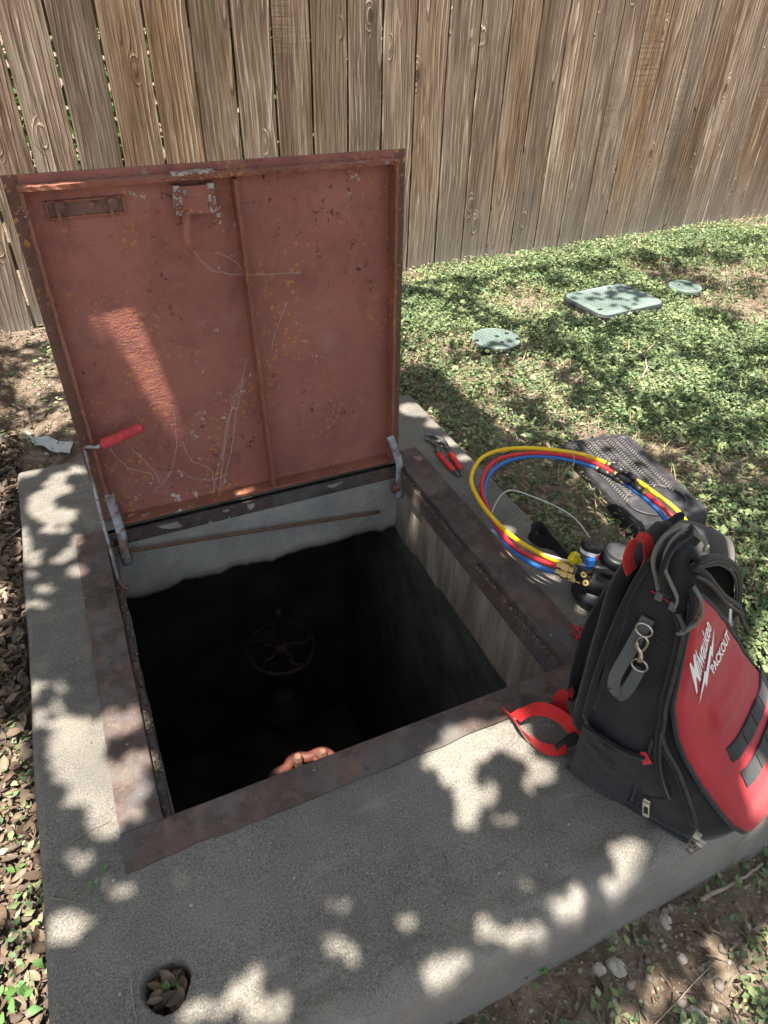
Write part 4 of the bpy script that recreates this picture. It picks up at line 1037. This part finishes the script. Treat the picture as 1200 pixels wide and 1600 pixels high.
mesh('brass_fitting', *lathe(onz((921, 890), .09), (0, 0, 1), [(.006, -.01), (.006, .012)], 6), M['brass'], mg)
gC = onz((923, 858), .135); gax = unit(np.array([.25, .15, 1]))
g = mesh('gauge', *lathe(gC, gax, [(.020, 0), (.022, .004), (.022, .014), (.020, .016)], 28), M['bplast'], mg, True)
mesh('gauge_band', *lathe(gC-gax*.0085, gax, [(.0185, 0), (.0205, .0083)], 28), M['white'], g)
gC = onz((968, 868), .12)
g = mesh('gauge', *lathe(gC, (.12, -.02, 1), [(.034, -.018), (.041, -.012), (.041, 0), (.037, .006), (.030, .008)], 32), M['bplast'], mg, True)
mesh('gauge_lens', *lathe(gC+np.array([.001, 0, .0085]), (.12, -.02, 1), [(.029, 0), (.029, .001)], 32), M['dsteel'], g)
mesh('bracket', *tube(spline([onz(q, z_) for q, z_ in (((958, 905), .085), ((975, 900), .09), ((985, 912), .085), ((975, 925), .08))], 5), .004, 6), M['galv'], mg, True)
# black velcro strap on the grass edge
sp_ = spline([onz(q, z_) for q, z_ in (((872, 860), .004), ((852, 850), .01), ((833, 838), .028), ((831, 826), .038), ((843, 824), .034), ((856, 840), .022), ((872, 858), .012), ((884, 872), .006), ((893, 880), .005))], 6)
solo('hook_strap', *ribbon(sp_, (.15, .25, .9), .026, .002), M['blackpad'], 'black looped hook-and-loop strap standing on the slab edge, left of the manifold', 'strap')

# ------------------------------------------------------------ backpack
BA = np.array([.6341, -.1744, 0]); bn = np.array([.4706, -.8823, 0]); bw = np.array([.8823, .4706, 0]); bz = np.array([0, 0, 1.])
KS = .1
def BK(z): return np.interp(z, [0, .3, .45, .55], [0, .005, .014, .03])
def FR(z): return np.interp(z, [0, .03, .08, .12, .17, .22, .28, .36, .42, .46, .5, .55], [.215, .212, .195, .178, .148, .122, .102, .092, .085, .078, .068, .05])
def LF(z): return -KS*z
def RT(z): return np.interp(z, [0, .1, .22, .3, .35, .4, .45, .5, .54], [.30, .29, .27, .257, .24, .195, .135, .065, .0])
def BU(z): return np.interp(z, [0, .03, .08, .15, .3, .45, .54], [.058, .068, .058, .042, .025, .012, .005])
def BWd(s, ww, z): return BA+bn*s+bw*ww+bz*z
def front(z, u, off=0.0):
    l, r = LF(z), RT(z)
    def P(z, u): l, r = LF(z), RT(z); return BWd(FR(z)+BU(z)*(1-abs(2*u-1)**3), l+(r-l)*u, z)
    p = P(z, u)
    if off:
        e = .004; a = P(min(z+e, .54), u)-P(max(z-e, 0), u); b = P(z, min(u+e, 1))-P(z, max(u-e, 0)); nn = unit(np.cross(b, a)); p = p+nn*(off if nn@bn > 0 else -off)
    return p
bp = thing('backpack', BWd(.11, .13, 0), 'black and red tool backpack with white lettering standing on the right front of the slab', 'backpack')
# main body: closed rings
zs = list(np.linspace(.0, .50, 36))+[.512, .523, .531, .536]
rings = []; nS, nFr = 14, 22
for z in zs:
    shr = 1-.25*max(0, (z-.5)/.036)**2; r = []
    b, f, l, rt = BK(z), FR(z), LF(z), RT(z)
    for k in range(nS): t = k/nS; r.append(BWd(b+(f-b)*t, l+.010*math.sin(t*3.14)*(-1)-.006*math.sin(t*9+z*14)*(.4), z))
    for k in range(nFr): u = k/nFr; r.append(BWd(f+BU(z)*(1-abs(2*u-1)**3)-.004, l+(rt-l)*u, z))
    for k in range(nS): t = k/nS; r.append(BWd(f+(b-f)*t, rt+.006*math.sin(t*3.14), z))
    for k in range(nFr): t = k/nFr; r.append(BWd(b-.006*math.sin(t*3.14), rt+(l-rt)*t, z))
    r = np.array(r); c = r.mean(0); c[2] = z; r = c+(r-c)*(shr+((fbm(r[:, 0]*13+r[:, 1]*6, r[:, 2]*11+z*5, 4)-.47)*.10+(fbm(r[:, 0]*40, r[:, 2]*30, r[:, 1]*30)-.47)*.03)[:, None]*(z > .02)); r[:, 2] = z; rings.append(r)
# soften corners
def smooth_ring(r):
    for _ in range(3): r = r*.5+np.roll(r, 1, 0)*.25+np.roll(r, -1, 0)*.25
    return r
rings = [smooth_ring(r) for r in rings]
V = np.vstack(rings); nr = len(rings[0]); F = []
for i in range(len(rings)-1):
    for k in range(nr): l = (k+1) % nr; F.append((i*nr+k, i*nr+l, (i+1)*nr+l, (i+1)*nr+k))
F.append(tuple(range(nr))[::-1]); F.append(tuple((len(rings)-1)*nr+k for k in range(nr)))
body = mesh('bag_body', V, F, M['black'], bp, True)
# red moulded panel
uR = lambda z: np.interp(z, [0, .012, .03, .1, .145, .192, .26, .371, .431, .469, .487], [.80, .92, .975, .97, .90, .80, .68, .424, .29, .17, .08])
uL = lambda z: np.interp(z, [0, .02, .076, .13, .19, .24, .45, .475, .487], [.26, .155, .075, .035, .012, .008, .004, .015, .05])
nz, nu = 64, 40; V = []; 
def emboss(u, z):
    # the raised trapezoid that runs across the middle
    g = 0
    a = sst(.19, .22, u)*sst(.66, .60, u)
    g += .007*a*sst(.195, .204, z)*sst(.252, .235, z)
    return float(g)
for i in range(nz+1):
    z = .003+.483*i/nz
    for k in range(nu+1):
        t = k/nu; u = uL(z)+(uR(z)-uL(z))*t; ed = min(t, 1-t)*(uR(z)-uL(z))*.3; ez = min(i/nz, 1-i/nz)*.48
        V.append(front(z, u, .0015+.0065*float(sst(0, .014, min(ed, ez+.004)))+emboss(u, z)))
F = [(i*(nu+1)+k, i*(nu+1)+k+1, (i+1)*(nu+1)+k+1, (i+1)*(nu+1)+k) for i in range(nz) for k in range(nu)]
V = np.array(V); V = V+bn*((fbm(V[:, 0]*9, V[:, 2]*9, 2)-.47)*.008+(fbm(V[:, 0]*30, V[:, 2]*24, 5)-.47)*.0022)[:, None]; red = mesh('red_panel', V, F, M['red'], bp, True)
def fline(pts, off, r, name, mat, parent, seg=8, flat=1.0, n=6):
    P = [front(z, u, off) for u, z in spline([(u, z, 0) for u, z in pts], n)[:, :2]]
    return mesh(name, *tube(P, r, seg, flat=flat), M[mat], parent, True)
# binding round the panel, charcoal
lo = [(uL(z), z) for z in np.linspace(.475, .004, 16)]
fline(lo, .003, .0035, 'panel_binding', 'web', red)
fline([(uR(z), z) for z in np.linspace(.48, .03, 14)], .003, .003, 'panel_binding', 'web', red)
# side seam coordinates: S(s, z) on the left side plane
def SD(s, z, o=.006): return BWd(s, LF(z)-o, z)
def side_tube(pts, r, name, mat, parent=bp, o=.010, seg=8, flat=1.0, n=6):
    P = [SD(a[0], a[1], o) for a in spline([(s, z, 0) for s, z in pts], n)]
    return mesh(name, *tube(P, r, seg, flat=flat, nrm=bw), M[mat], parent, True)
seam = [(.066, .462), (.078, .441), (.083, .407), (.089, .346), (.094, .292), (.100, .258), (.107, .206), (.118, .160), (.133, .123), (.147, .098), (.146, .082), (.134, .072), (.124, .062)]
side_tube(seam, .0036, 'zip_flap', 'blackpad')
side_tube([(s+.006, z) for s, z in seam[:10]], .0022, 'zip_teeth', 'zip', o=.013)
zt = [(.108, .235), (.122, .205), (.147, .172), (.168, .135), (.186, .100), (.203, .062)]
side_tube([(s-.008, z-.004) for s, z in zt], .0034, 'zip_flap', 'blackpad', o=.009); side_tube(zt, .0022, 'zip_teeth', 'zip', o=.014)
side_tube([(.108, .205), (.112, .15), (.113, .09), (.117, .03), (.120, .0)], .0036, 'side_piping', 'blackpad', o=.009)
side_tube([(.101, .205), (.104, .15), (.105, .09), (.109, .03)], .0025, 'side_piping', 'web', o=.011)
side_tube([(.004, .16), (.003, .25), (.006, .36), (.013, .45), (.022, .51)], .0045, 'side_piping', 'blackpad', o=.004)
# individual teeth joined
mb = MB()
for pts, o_ in ((seam[:10], .0155), (zt, .0165)):
    P = spline([(s+(.006 if pts is not zt else 0), z, 0) for s, z in pts], 16)
    for a in P: mb.add(*box(SD(a[0], a[1], o_), (.004, .0012, .0014), [bn, bw, bz]))
V, F = mb.get(); tag(mesh('zip_links', V, F, M['dsteel'], bp), kind='stuff')
# side pocket with a folded top
V = []; F = []; n1, n2 = 12, 10
for i in range(n1+1):
    z = .006+.165*i/n1
    for k in range(n2+1):
        t = k/n2; s = .006+(.096+.006*(i/n1))*t; bl_ = .010+.016*math.sin(t*math.pi)**.7*(.55+.6*i/n1)*(1+.15*math.sin(i*2.1+k)); V.append(SD(s, z-.012*math.sin(t*3.14)*(i == n1), bl_))
for i in range(n1):
    for k in range(n2): q = i*(n2+1)+k; F.append((q, q+n2+1, q+n2+2, q+1))
V = np.array(V); pk = mesh('side_pocket', np.vstack([V, V+bw*.004]), F+[tuple(len(V)+i for i in f[::-1]) for f in F], M['black'], bp, True)
side_tube([(.006, .170), (.03, .167), (.06, .164), (.085, .168), (.102, .175)], .003, 'pocket_hem', 'blackpad', pk, o=.026)
mesh('pocket_tag', *ribbon([SD(.096, .178, .02), SD(.103, .172, .024), SD(.108, .160, .022)], bz, .012, .0015), M['redweb'], pk)
side_tube([(.020, .135), (.045, .128), (.068, .120)], .0008, 'pocket_stitch', 'web', pk, o=.027, seg=5)
# stitch lines
side_tube([(.036, .474), (.052, .470), (.066, .466)], .0009, 'red_stitching', 'redweb', o=.009, seg=5)
side_tube([(.018, .418), (.018, .33), (.016, .25), (.014, .20)], .0008, 'stitching', 'web', o=.010, seg=5)
side_tube([(.018, .420), (.035, .412), (.055, .402), (.076, .398)], .0009, 'stitching', 'web', o=.010, seg=5)
# grey strap with clip
sp1 = [SD(.043, .430, .012), SD(.040, .405, .015), SD(.036, .365, .022), SD(.031, .318, .028), SD(.034, .292, .030), SD(.044, .285, .030), SD(.050, .300, .026), SD(.053, .325, .020), SD(.054, .342, .017)]
cs = mesh('grey_strap', *ribbon(spline(sp1[:5], 6), bn, .016, .002), M['greyweb'], bp)
mesh('strap_return', *ribbon(spline(sp1[4:], 6), bn+bz*.25, .015, .002), M['greyweb'], cs)
def ringm(C, r, u, v, rad=.0014): return tube([C+u*math.cos(a)*r+v*math.sin(a)*r for a in np.linspace(0, 2*math.pi, 20, endpoint=False)], rad, 6, closed=True)
mesh('ring', *ringm(SD(.044, .416, .020), .010, bn, bz), M['chrome'], cs, True)
mesh('ring', *ringm(SD(.053, .352, .021), .010, bn, bz), M['chrome'], cs, True)
mesh('snap_hook', *tube(spline([SD(.047, .408, .022), SD(.041, .398, .022), SD(.043, .386, .022), SD(.050, .376, .022), SD(.052, .362, .022)], 5), [.0016]*8+[.0028]*9+[.0040]*4, 8), M['chrome'], cs, True)
mesh('snap_hook', *tube(spline([SD(.047, .408, .022), SD(.053, .402, .022), SD(.053, .390, .022), SD(.050, .378, .022)], 5), .0016, 8), M['chrome'], cs, True)
# zip pulls
def pull(s, z, o=.017, L=.03, tw=.0):
    t = mesh('zip_pull', *box(SD(s, z, o), (.010, .005, .010), [bn, bw, bz]), M['chrome'], bp)
    a = unit(-bz+bn*.25+bn*tw)
    P = SD(s, z, o+.004)+a*(L*.55); pv = np.cross(a, bw)
    mesh('pull_tab', *box(P-pv*.0042, (.0018, L, .0016), [pv, a, bw]), M['chrome'], t); mesh('pull_tab', *box(P+pv*.0042, (.0018, L, .0016), [pv, a, bw]), M['chrome'], t)
    mesh('pull_tab', *box(P+a*(L*.40), (.0070, .008, .0022), [pv, a, bw]), M['chrome'], t); mesh('pull_tab', *box(P-a*(L*.38), (.0070, .006, .0022), [pv, a, bw]), M['chrome'], t)
pull(.128, .062); pull(.206, .056, .020, .026, -.3); pull(.214, .046, .022, .030, -.5)
# top grab handle: grey piping loops
hd = [(.046, .462), (.044, .480), (.034, .505), (.029, .530), (.034, .550), (.044, .556)]
def TP(u, z, off=.01): return front(z, u, off)
h1 = [SD(.043, .480, .006), SD(.032, .500, .010), SD(.028, .528, .010), SD(.031, .552, .006), SD(.040, .566, -.004)]
gr = mesh('grab_handle', *tube(spline([p+bn*.012 for p in h1]+[BWd(.050, -.048, .566), BWd(.060, -.040, .552)], 6), .0085, 10, flat=.45, nrm=bn), M['blackpad'], bp, True)
o1 = [SD(.066, .470, .012), SD(.065, .485, .014), SD(.054, .502, .014), SD(.041, .522, .014), SD(.037, .543, .012), SD(.040, .562, .006), BWd(.048, -.052, .570), BWd(.060, -.044, .562), BWd(.068, -.034, .550), front(.530, .42, .006), front(.524, .60, .004)]
mesh('handle_piping', *tube(spline(o1, 6), .0028, 8, flat=.6, nrm=bn), M['rim'], gr, True)
mesh('handle_piping', *tube(spline([SD(.043, .478, .008), SD(.036, .496, .008), SD(.028, .515, .008), SD(.026, .536, .007), SD(.030, .557, .004), SD(.040, .570, -.004)], 6), .0028, 8), M['rim'], gr, True)
for s_, z_ in ((.046, .474), (.064, .468)): mesh('handle_tab', *box(SD(s_, z_, .012), (.008, .004, .012), [bn, bw, bz]), M['greyweb'], gr)
lo_ = [front(.500, .01, .006), front(.484, .030, .014), front(.464, .028, .016), front(.448, .008, .012), SD(.082, .435, .016), SD(.080, .428, .008)]
g2 = mesh('panel_handle', *tube(spline(lo_, 6), .0036, 10, flat=.6, nrm=bz), M['rim'], bp, True)
mesh('handle_webbing', *tube(spline([front(.50, .004, .004), front(.482, .008, .010), front(.462, .006, .010), front(.450, .002, .006)], 6), .008, 8, flat=.4, nrm=bn), M['blackpad'], g2, True)
# open top pocket on the far shoulder: rim, mouth with painted-on shade
rimp = [(.10, .530), (.34, .522), (.58, .498), (.68, .452), (.66, .398), (.61, .345)]
fline(rimp, .009, .0040, 'pocket_rim', 'blackpad', bp); fline([(u-.03, z-.006) for u, z in rimp], .010, .0018, 'pocket_zip', 'zip', bp); fline([(u-.055, z-.010) for u, z in rimp], .008, .0022, 'pocket_binding', 'web', bp)
lip = [(.03, .528), (.22, .499), (.38, .440), (.54, .381), (.70, .310), (.82, .250), (.87, .225), (.90, .245), (.84, .29)]
fline(lip, .009, .0038, 'pocket_lip', 'black', bp); fline([(u-.02, z-.012) for u, z in lip[:6]], .013, .0025, 'pocket_zip', 'zip', bp)
# near-black sheet over the bag paints the shade inside the mouth
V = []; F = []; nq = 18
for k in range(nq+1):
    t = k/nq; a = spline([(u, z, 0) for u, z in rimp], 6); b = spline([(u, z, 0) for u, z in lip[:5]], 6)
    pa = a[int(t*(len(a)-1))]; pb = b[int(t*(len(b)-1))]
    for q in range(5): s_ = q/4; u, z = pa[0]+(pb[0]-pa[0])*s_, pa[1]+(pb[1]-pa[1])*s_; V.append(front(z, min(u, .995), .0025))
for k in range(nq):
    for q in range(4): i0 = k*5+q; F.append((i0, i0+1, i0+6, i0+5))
k_ = NT('painted_pocket_shade', .95, 0, .05); k_.col((.003, .003, .0035)); M['dark'] = k_.m
mesh('pocket_mouth_shade', V, F, M['dark'], bp)
# webbing rows
for rowi, (z0, z1, ua, ub) in enumerate(((.159, .149, .215, .93), (.118, .112, .225, .96))):
    V = []; n = 44
    for k in range(n+1):
        t = k/n; u = ua+(ub-ua)*t; zc = z0+(z1-z0)*t; ri = .0012*abs(math.sin(t*math.pi*5.0))
        for dz_, oo in ((-.0115, .009), (-.0115, .0115), (.0115, .0115), (.0115, .009)): V.append(front(zc+dz_, u, oo+ri))
    F = [(k*4+a, k*4+a+1, k*4+5+a, k*4+4+a) for k in range(n) for a in range(3)]+[(0, 3, 2, 1), (n*4, n*4+1, n*4+2, n*4+3)]
    wr_ = mesh('webbing_row', V, F, M['web'], red)
    for t in (.2, .4, .6, .8): 
        u = ua+(ub-ua)*t; zc = z0+(z1-z0)*t; mesh('webbing_tack', *tube([front(zc-.011, u, .0122), front(zc+.011, u, .0122)], .0009, 5), M['blackpad'], wr_)
# lettering
def text_mesh(s, shear=.0, bold=.012, sp=1.0):
    cu = bpy.data.curves.new('t', 'FONT'); cu.body = s; cu.shear = shear; cu.offset = bold; cu.space_character = sp; cu.resolution_u = 4
    ob = bpy.data.objects.new('t', cu); COL.objects.link(ob); dg = bpy.context.evaluated_depsgraph_get(); dg.update()
    me = bpy.data.meshes.new_from_object(ob.evaluated_get(dg)); V = np.array([v.co[:] for v in me.vertices]); F = [list(p.vertices) for p in me.polygons]
    COL.objects.unlink(ob); bpy.data.objects.remove(ob); bpy.data.meshes.remove(me); return V, F
def drape(V2, F, name, off=.0098):
    me = mesh(name, [front(float(z), float(u), off) for u, z in V2], F, M['white'], red); return me
def quadmap(a, b, Q):
    BL, BR, TL, TR = [np.array(q) for q in Q]
    return (BL*(1-a)+BR*a)*(1-b)+(TL*(1-a)+TR*a)*b
V, F = text_mesh('Milwaukee', .0, .020, .95); x = V[:, 0]; x = (x-x.min())/(x.max()-x.min()); y = V[:, 1]/.72
y = np.where(x < .17, y*1.12-.08, y); x = np.interp(x, [0, .17, 1], [0, .235, 1])
Q = ((.112, .297), (.187, .411), (.032, .368), (.112, .446))
drape([quadmap(a, b, Q) for a, b in zip(x, y)], F, 'lettering')
fl = [(.022, .345), (.045, .352), (.060, .345), (.028, .310)]
V, F = text_mesh('PACKOUT', .0, .034, .98); x = V[:, 0]; x = (x-x.min())/(x.max()-x.min()); y = V[:, 1]/.72
Q = ((.259, .297), (.475, .317), (.209, .324), (.396, .354))
drape([quadmap(a, b, Q) for a, b in zip(x, y)], F, 'lettering')
bolt = [(.216, .405), (.223, .34), (.203, .351), (.194, .287), (.173, .303), (.129, .266), (.156, .330), (.171, .324), (.185, .374), (.200, .370)]
drape(bolt, [[0, 9, 2, 1], [9, 8, 7, 3, 2], [7, 4, 3], [6, 5, 4, 7]], 'bolt_emblem', .0105)
# red tag loop on the strap side
rt_ = [BWd(.004, -.035, .470), BWd(-.004, -.040, .492), BWd(-.004, -.030, .512), BWd(.006, -.022, .512), BWd(.014, -.020, .494), BWd(.016, -.026, .476)]
mesh('red_loop', *ribbon(spline(rt_, 6), bn*.3+bw*.9, .018, .002), M['redweb'], bp)
# shoulder straps
def sp3(q, s): return onpl(q, BA+bn*s, bn)
pts = [(1018, 862), (985, 886), (952, 925), (924, 975), (906, 1030), (897, 1085), (895, 1130), (903, 1158)]
ss = [-.005, -.02, -.04, -.055, -.06, -.055, -.035, -.01]
P = spline([sp3(q, s) for q, s in zip(pts, ss)], 7)
wds = np.linspace(.0215, .0165, len(P)); 
mesh('shoulder_strap', *tube(P, wds, 12, flat=.38, nrm=-bn+bw*.2+bz*.3), M['blackpad'], bp, True)
P2 = P+bw*.13+bn*.0; P2[:, 2] = np.maximum(P2[:, 2]-.02, .02)
mesh('shoulder_strap', *tube(P2, wds, 12, flat=.38, nrm=-bn+bz*.3), M['blackpad'], bp, True)
# back padding
V, F = slabshape(np.array([0, 0, 0]), np.array([1., 0, 0]), np.array([0, 1., 0]), [(.20, .40, .05, 0), (.19, .39, .05, .018), (.15, .35, .04, .026)])
V = np.array([BWd(-.002-v[2], .125+v[0]-.1*(v[1]+.22), v[1]+.23) for v in V]); mesh('back_pad', V, F, M['blackpad'], bp, True)
# waist strap end and its webbing
rw = [((903, 1150), .035), ((886, 1128), .045), ((862, 1112), .048), ((838, 1108), .040), ((815, 1116), .030), ((806, 1122), .022)]
mesh('waist_strap', *ribbon(spline([onz(q, z_) for q, z_ in rw], 7), [.35, .10, .95], .026, .0015), M['redweb'], bp)
rw = [((788, 1110), .006), ((803, 1124), .014), ((818, 1145), .018), ((838, 1162), .016), ((862, 1172), .012), ((885, 1168), .012)]
mesh('waist_strap', *ribbon(spline([onz(q, z_) for q, z_ in rw], 7), [-.3, .5, .65], .020, .0015), M['redweb'], bp)
rw = [((897, 1082), .08), ((880, 1085), .07), ((874, 1100), .045), ((880, 1118), .03)]
mesh('waist_strap', *ribbon(spline([onz(q, z_) for q, z_ in rw], 7), [.6, -.4, .3], .024, .0015), M['redweb'], bp)
mesh('strap_anchor', *ribbon(spline([onz((868, 1172), .012), onz((885, 1160), .02), onz((905, 1150), .035)], 6), [0, 0, 1], .032, .003), M['blackpad'], bp)
# base boards of the bag
side_tube([(.0, .004), (.06, .003), (.12, .003), (.18, .003), (.214, .004)], .004, 'base_piping', 'web', o=.008)
# red cord
rr = random.Random(4); P = [onz((905+rr.uniform(-12, 12), 990+rr.uniform(-16, 16)), rr.uniform(.004, .03)) for _ in range(16)]
P.append(onz((925, 965), .03))
solo('red_cord', *tube(spline(P, 5), .0016, 6), M['redweb'], 'tangled thin red cord behind the backpack strap', 'cord', smooth=True)

# ------------------------------------------------------------ shade tree (overhead, out of frame)
LIT = '''22 745 9 7;45 738 18 7;75 757 10 5;92 745 13 8;121 735 12 6;64 790 23 22;76 812 9 9;104 804 17 11;97 765 18 9;36 850 13 26;50 870 14 12;85 829 20 5;120 843 9 9;107 862 12 7;90 875 9 6;120 892 16 10;48 898 9 6;70 920 15 9;60 945 12 6;34 943 10 6;
61 1067 14 5;90 1072 12 6;51 1084 9 8;89 1101 6 5;58 1122 12 14;104 1150 28 34;95 1185 22 22;140 1160 26 38;128 1208 36 24;180 1130 18 24;213 1118 11 20;190 1225 42 28;218 1188 24 16;136 1250 28 12;165 1288 26 24;205 1268 22 16;
120 1345 18 14;190 1392 18 16;113 1440 30 18;95 1462 18 14;280 1372 12 6;530 1417 15 9;517 1476 13 17;552 1492 9 13;368 1548 15 21;400 1522 8 12;412 1575 34 26;322 1575 17 15;292 1590 16 12;
745 1155 55 30;795 1148 34 26;715 1208 28 28;690 1188 28 18;728 1270 17 26;765 1242 12 18;790 1282 13 8;845 1205 20 16;832 1222 12 16;818 1165 20 20;985 1333 28 22;1028 1336 25 13;1070 1337 18 6;965 1388 20 18;900 1398 16 14;893 1422 21 17;860 1408 13 8;1015 1370 22 9;820 1380 12 7;825 1458 32 18;762 1448 7 13;685 1520 24 26;716 1508 15 18;635 1440 15 9;1190 1275 16 12;745 1440 8 8;
655 640 30 12;705 690 22 8;680 662 16 7;790 830 14 8;800 862 14 9;850 905 22 7;912 940 10 12;725 715 14 6'''
ELL = []
for s in LIT.replace('\n', '').split(';'):
    a = [float(v) for v in s.split()]
    c = onz((a[0], a[1])); e1 = onz((a[0]+a[2], a[1]))-c; e2 = onz((a[0], a[1]+a[3]))-c
    ELL.append((c[:2], np.linalg.inv(np.array([e1[:2], e2[:2]]).T)))
def elw(x, y, a, b): ELL.append((np.array([x, y]), np.array([[1/a, 0], [0, 1/b]])))
elw(.238, .838, .026, .024); elw(.342, .762, .03, .010); elw(.21, .866, .04, .012); elw(.732, .616, .012, .026); elw(.24, .165, .07, .035)
# a few places on the backpack and hoses where the sun gets through
for s_, w_, z_, r_ in ((.25, .10, .02, .035), (.17, .02, .10, .022), (.05, .0, .54, .02), (.09, .13, .49, .03), (.2, .2, .14, .03)):
    P = BWd(s_, w_, z_); elw(P[0]+.18*P[2], P[1]+.12*P[2], r_, r_)
P = onz((968, 868), .12); elw(P[0]+.18*.12, P[1]+.1*.12, .03, .03)
P = onz((930, 472), .03); elw(P[0], P[1], .07, .05)
NC = 100000
Sx = np.concatenate([rs.uniform(-1.6, 4.8, NC), rs.uniform(-.22, 1.14, 48000)]); Sy = np.concatenate([rs.uniform(-1.8, 2.9, NC), rs.uniform(-.46, 1.28, 48000)]); NC = len(Sx); h = rs.uniform(2.15, 2.6, NC)
near = (Sx > -.19) & (Sx < 1.12) & (Sy > -.48) & (Sy < 1.25)
fen = (Sy > 1.98)
pn = fbm(Sx*8+3, Sy*8+1, 2); pm_ = fbm(Sx*1.9+9, Sy*1.9+4, 8)
open_ = sst(.45, .51, pn*.72+pm_*.28)
edge = (Sy < -.48)
dens = np.where(near, 1.0, np.where(edge, .45, np.where(Sx < -.19, 1.6, .62))*(1-open_)**1.2+.03)
keep = rs.rand(NC) < dens
keep &= ~(Sy > 1.97)
for c, Mi in ELL:
    dx = np.stack([Sx-c[0], Sy-c[1]], 0); q = Mi@dx
    g = .010*np.linalg.norm(Mi, axis=1).mean()
    keep &= ~((q**2).sum(0) < (1+g)**2)
Sx, Sy, h = Sx[keep], Sy[keep], h[keep]
C = np.stack([Sx+SUNV[0]*h, Sy+SUNV[1]*h, h], -1)
tree = thing('shade_tree', (-3.6, -3.2, float(gz(-3.6, -3.2))), 'broad leafy shade tree standing behind the viewer, its crown over the slab', 'tree')
leaves('crown', C, np.where((Sx > -.22) & (Sx < 1.14) & (Sy > -.46) & (Sy < 1.28), rs.uniform(.030, .052, len(C)), rs.uniform(.036, .062, len(C))), 'canopy', rs, up=.8, fold=.12, aspect=.62, kind='stuff', parent=tree)
tb0 = np.array([-3.6, -3.2, -.2])
mesh('trunk', *tube(spline([tb0, tb0+(.05, .1, 1.4), tb0+(.3, .3, 2.4), tb0+(.9, .8, 3.2), tb0+(1.6, 1.3, 3.6)], 6), np.linspace(.26, .11, 25), 12), M['bark'], tree, True)
for a_ in ((1.4, 2.4, 3.8), (3.0, 1.4, 3.8), (4.3, 2.8, 3.9), (2.4, 3.6, 3.9), (6.2, 3.2, 3.9)):
    b0 = tb0+(.9, .8, 3.2); mesh('limb', *tube(spline([b0, b0*.6+(tb0+a_)*.4+[0, 0, .3], tb0+a_], 6), np.linspace(.09, .02, 13), 8), M['bark'], tree, True)
# greenery beyond the fence
n = 22000; x = rs.uniform(-5, 9, n); y = rs.uniform(3.6, 4.8, n); zt_ = .9+.9*fbm(x*1.2, y*1.2); z = rs.rand(n)*zt_-.1
leaves('hedge', np.stack([x, y, z], -1), rs.uniform(.06, .12, n), 'canopy', rs, up=.4, label='green hedge beyond the fence, glimpsed through the gaps')

n = 30000; x = rs.uniform(.75, 7.5, n); t_ = rs.rand(n); y = fy(x)+.16+rs.rand(n)*.55; z = rs.rand(n)*2.0-.05  # unseen shrubs, added so the right fence gaps look dark
leaves('added_backing_shrubs', np.stack([x, y, z], -1), rs.uniform(.06, .11, n), 'canopy', rs, up=.3, label='dense unseen shrubs added close behind the right part of the fence to darken its gaps')
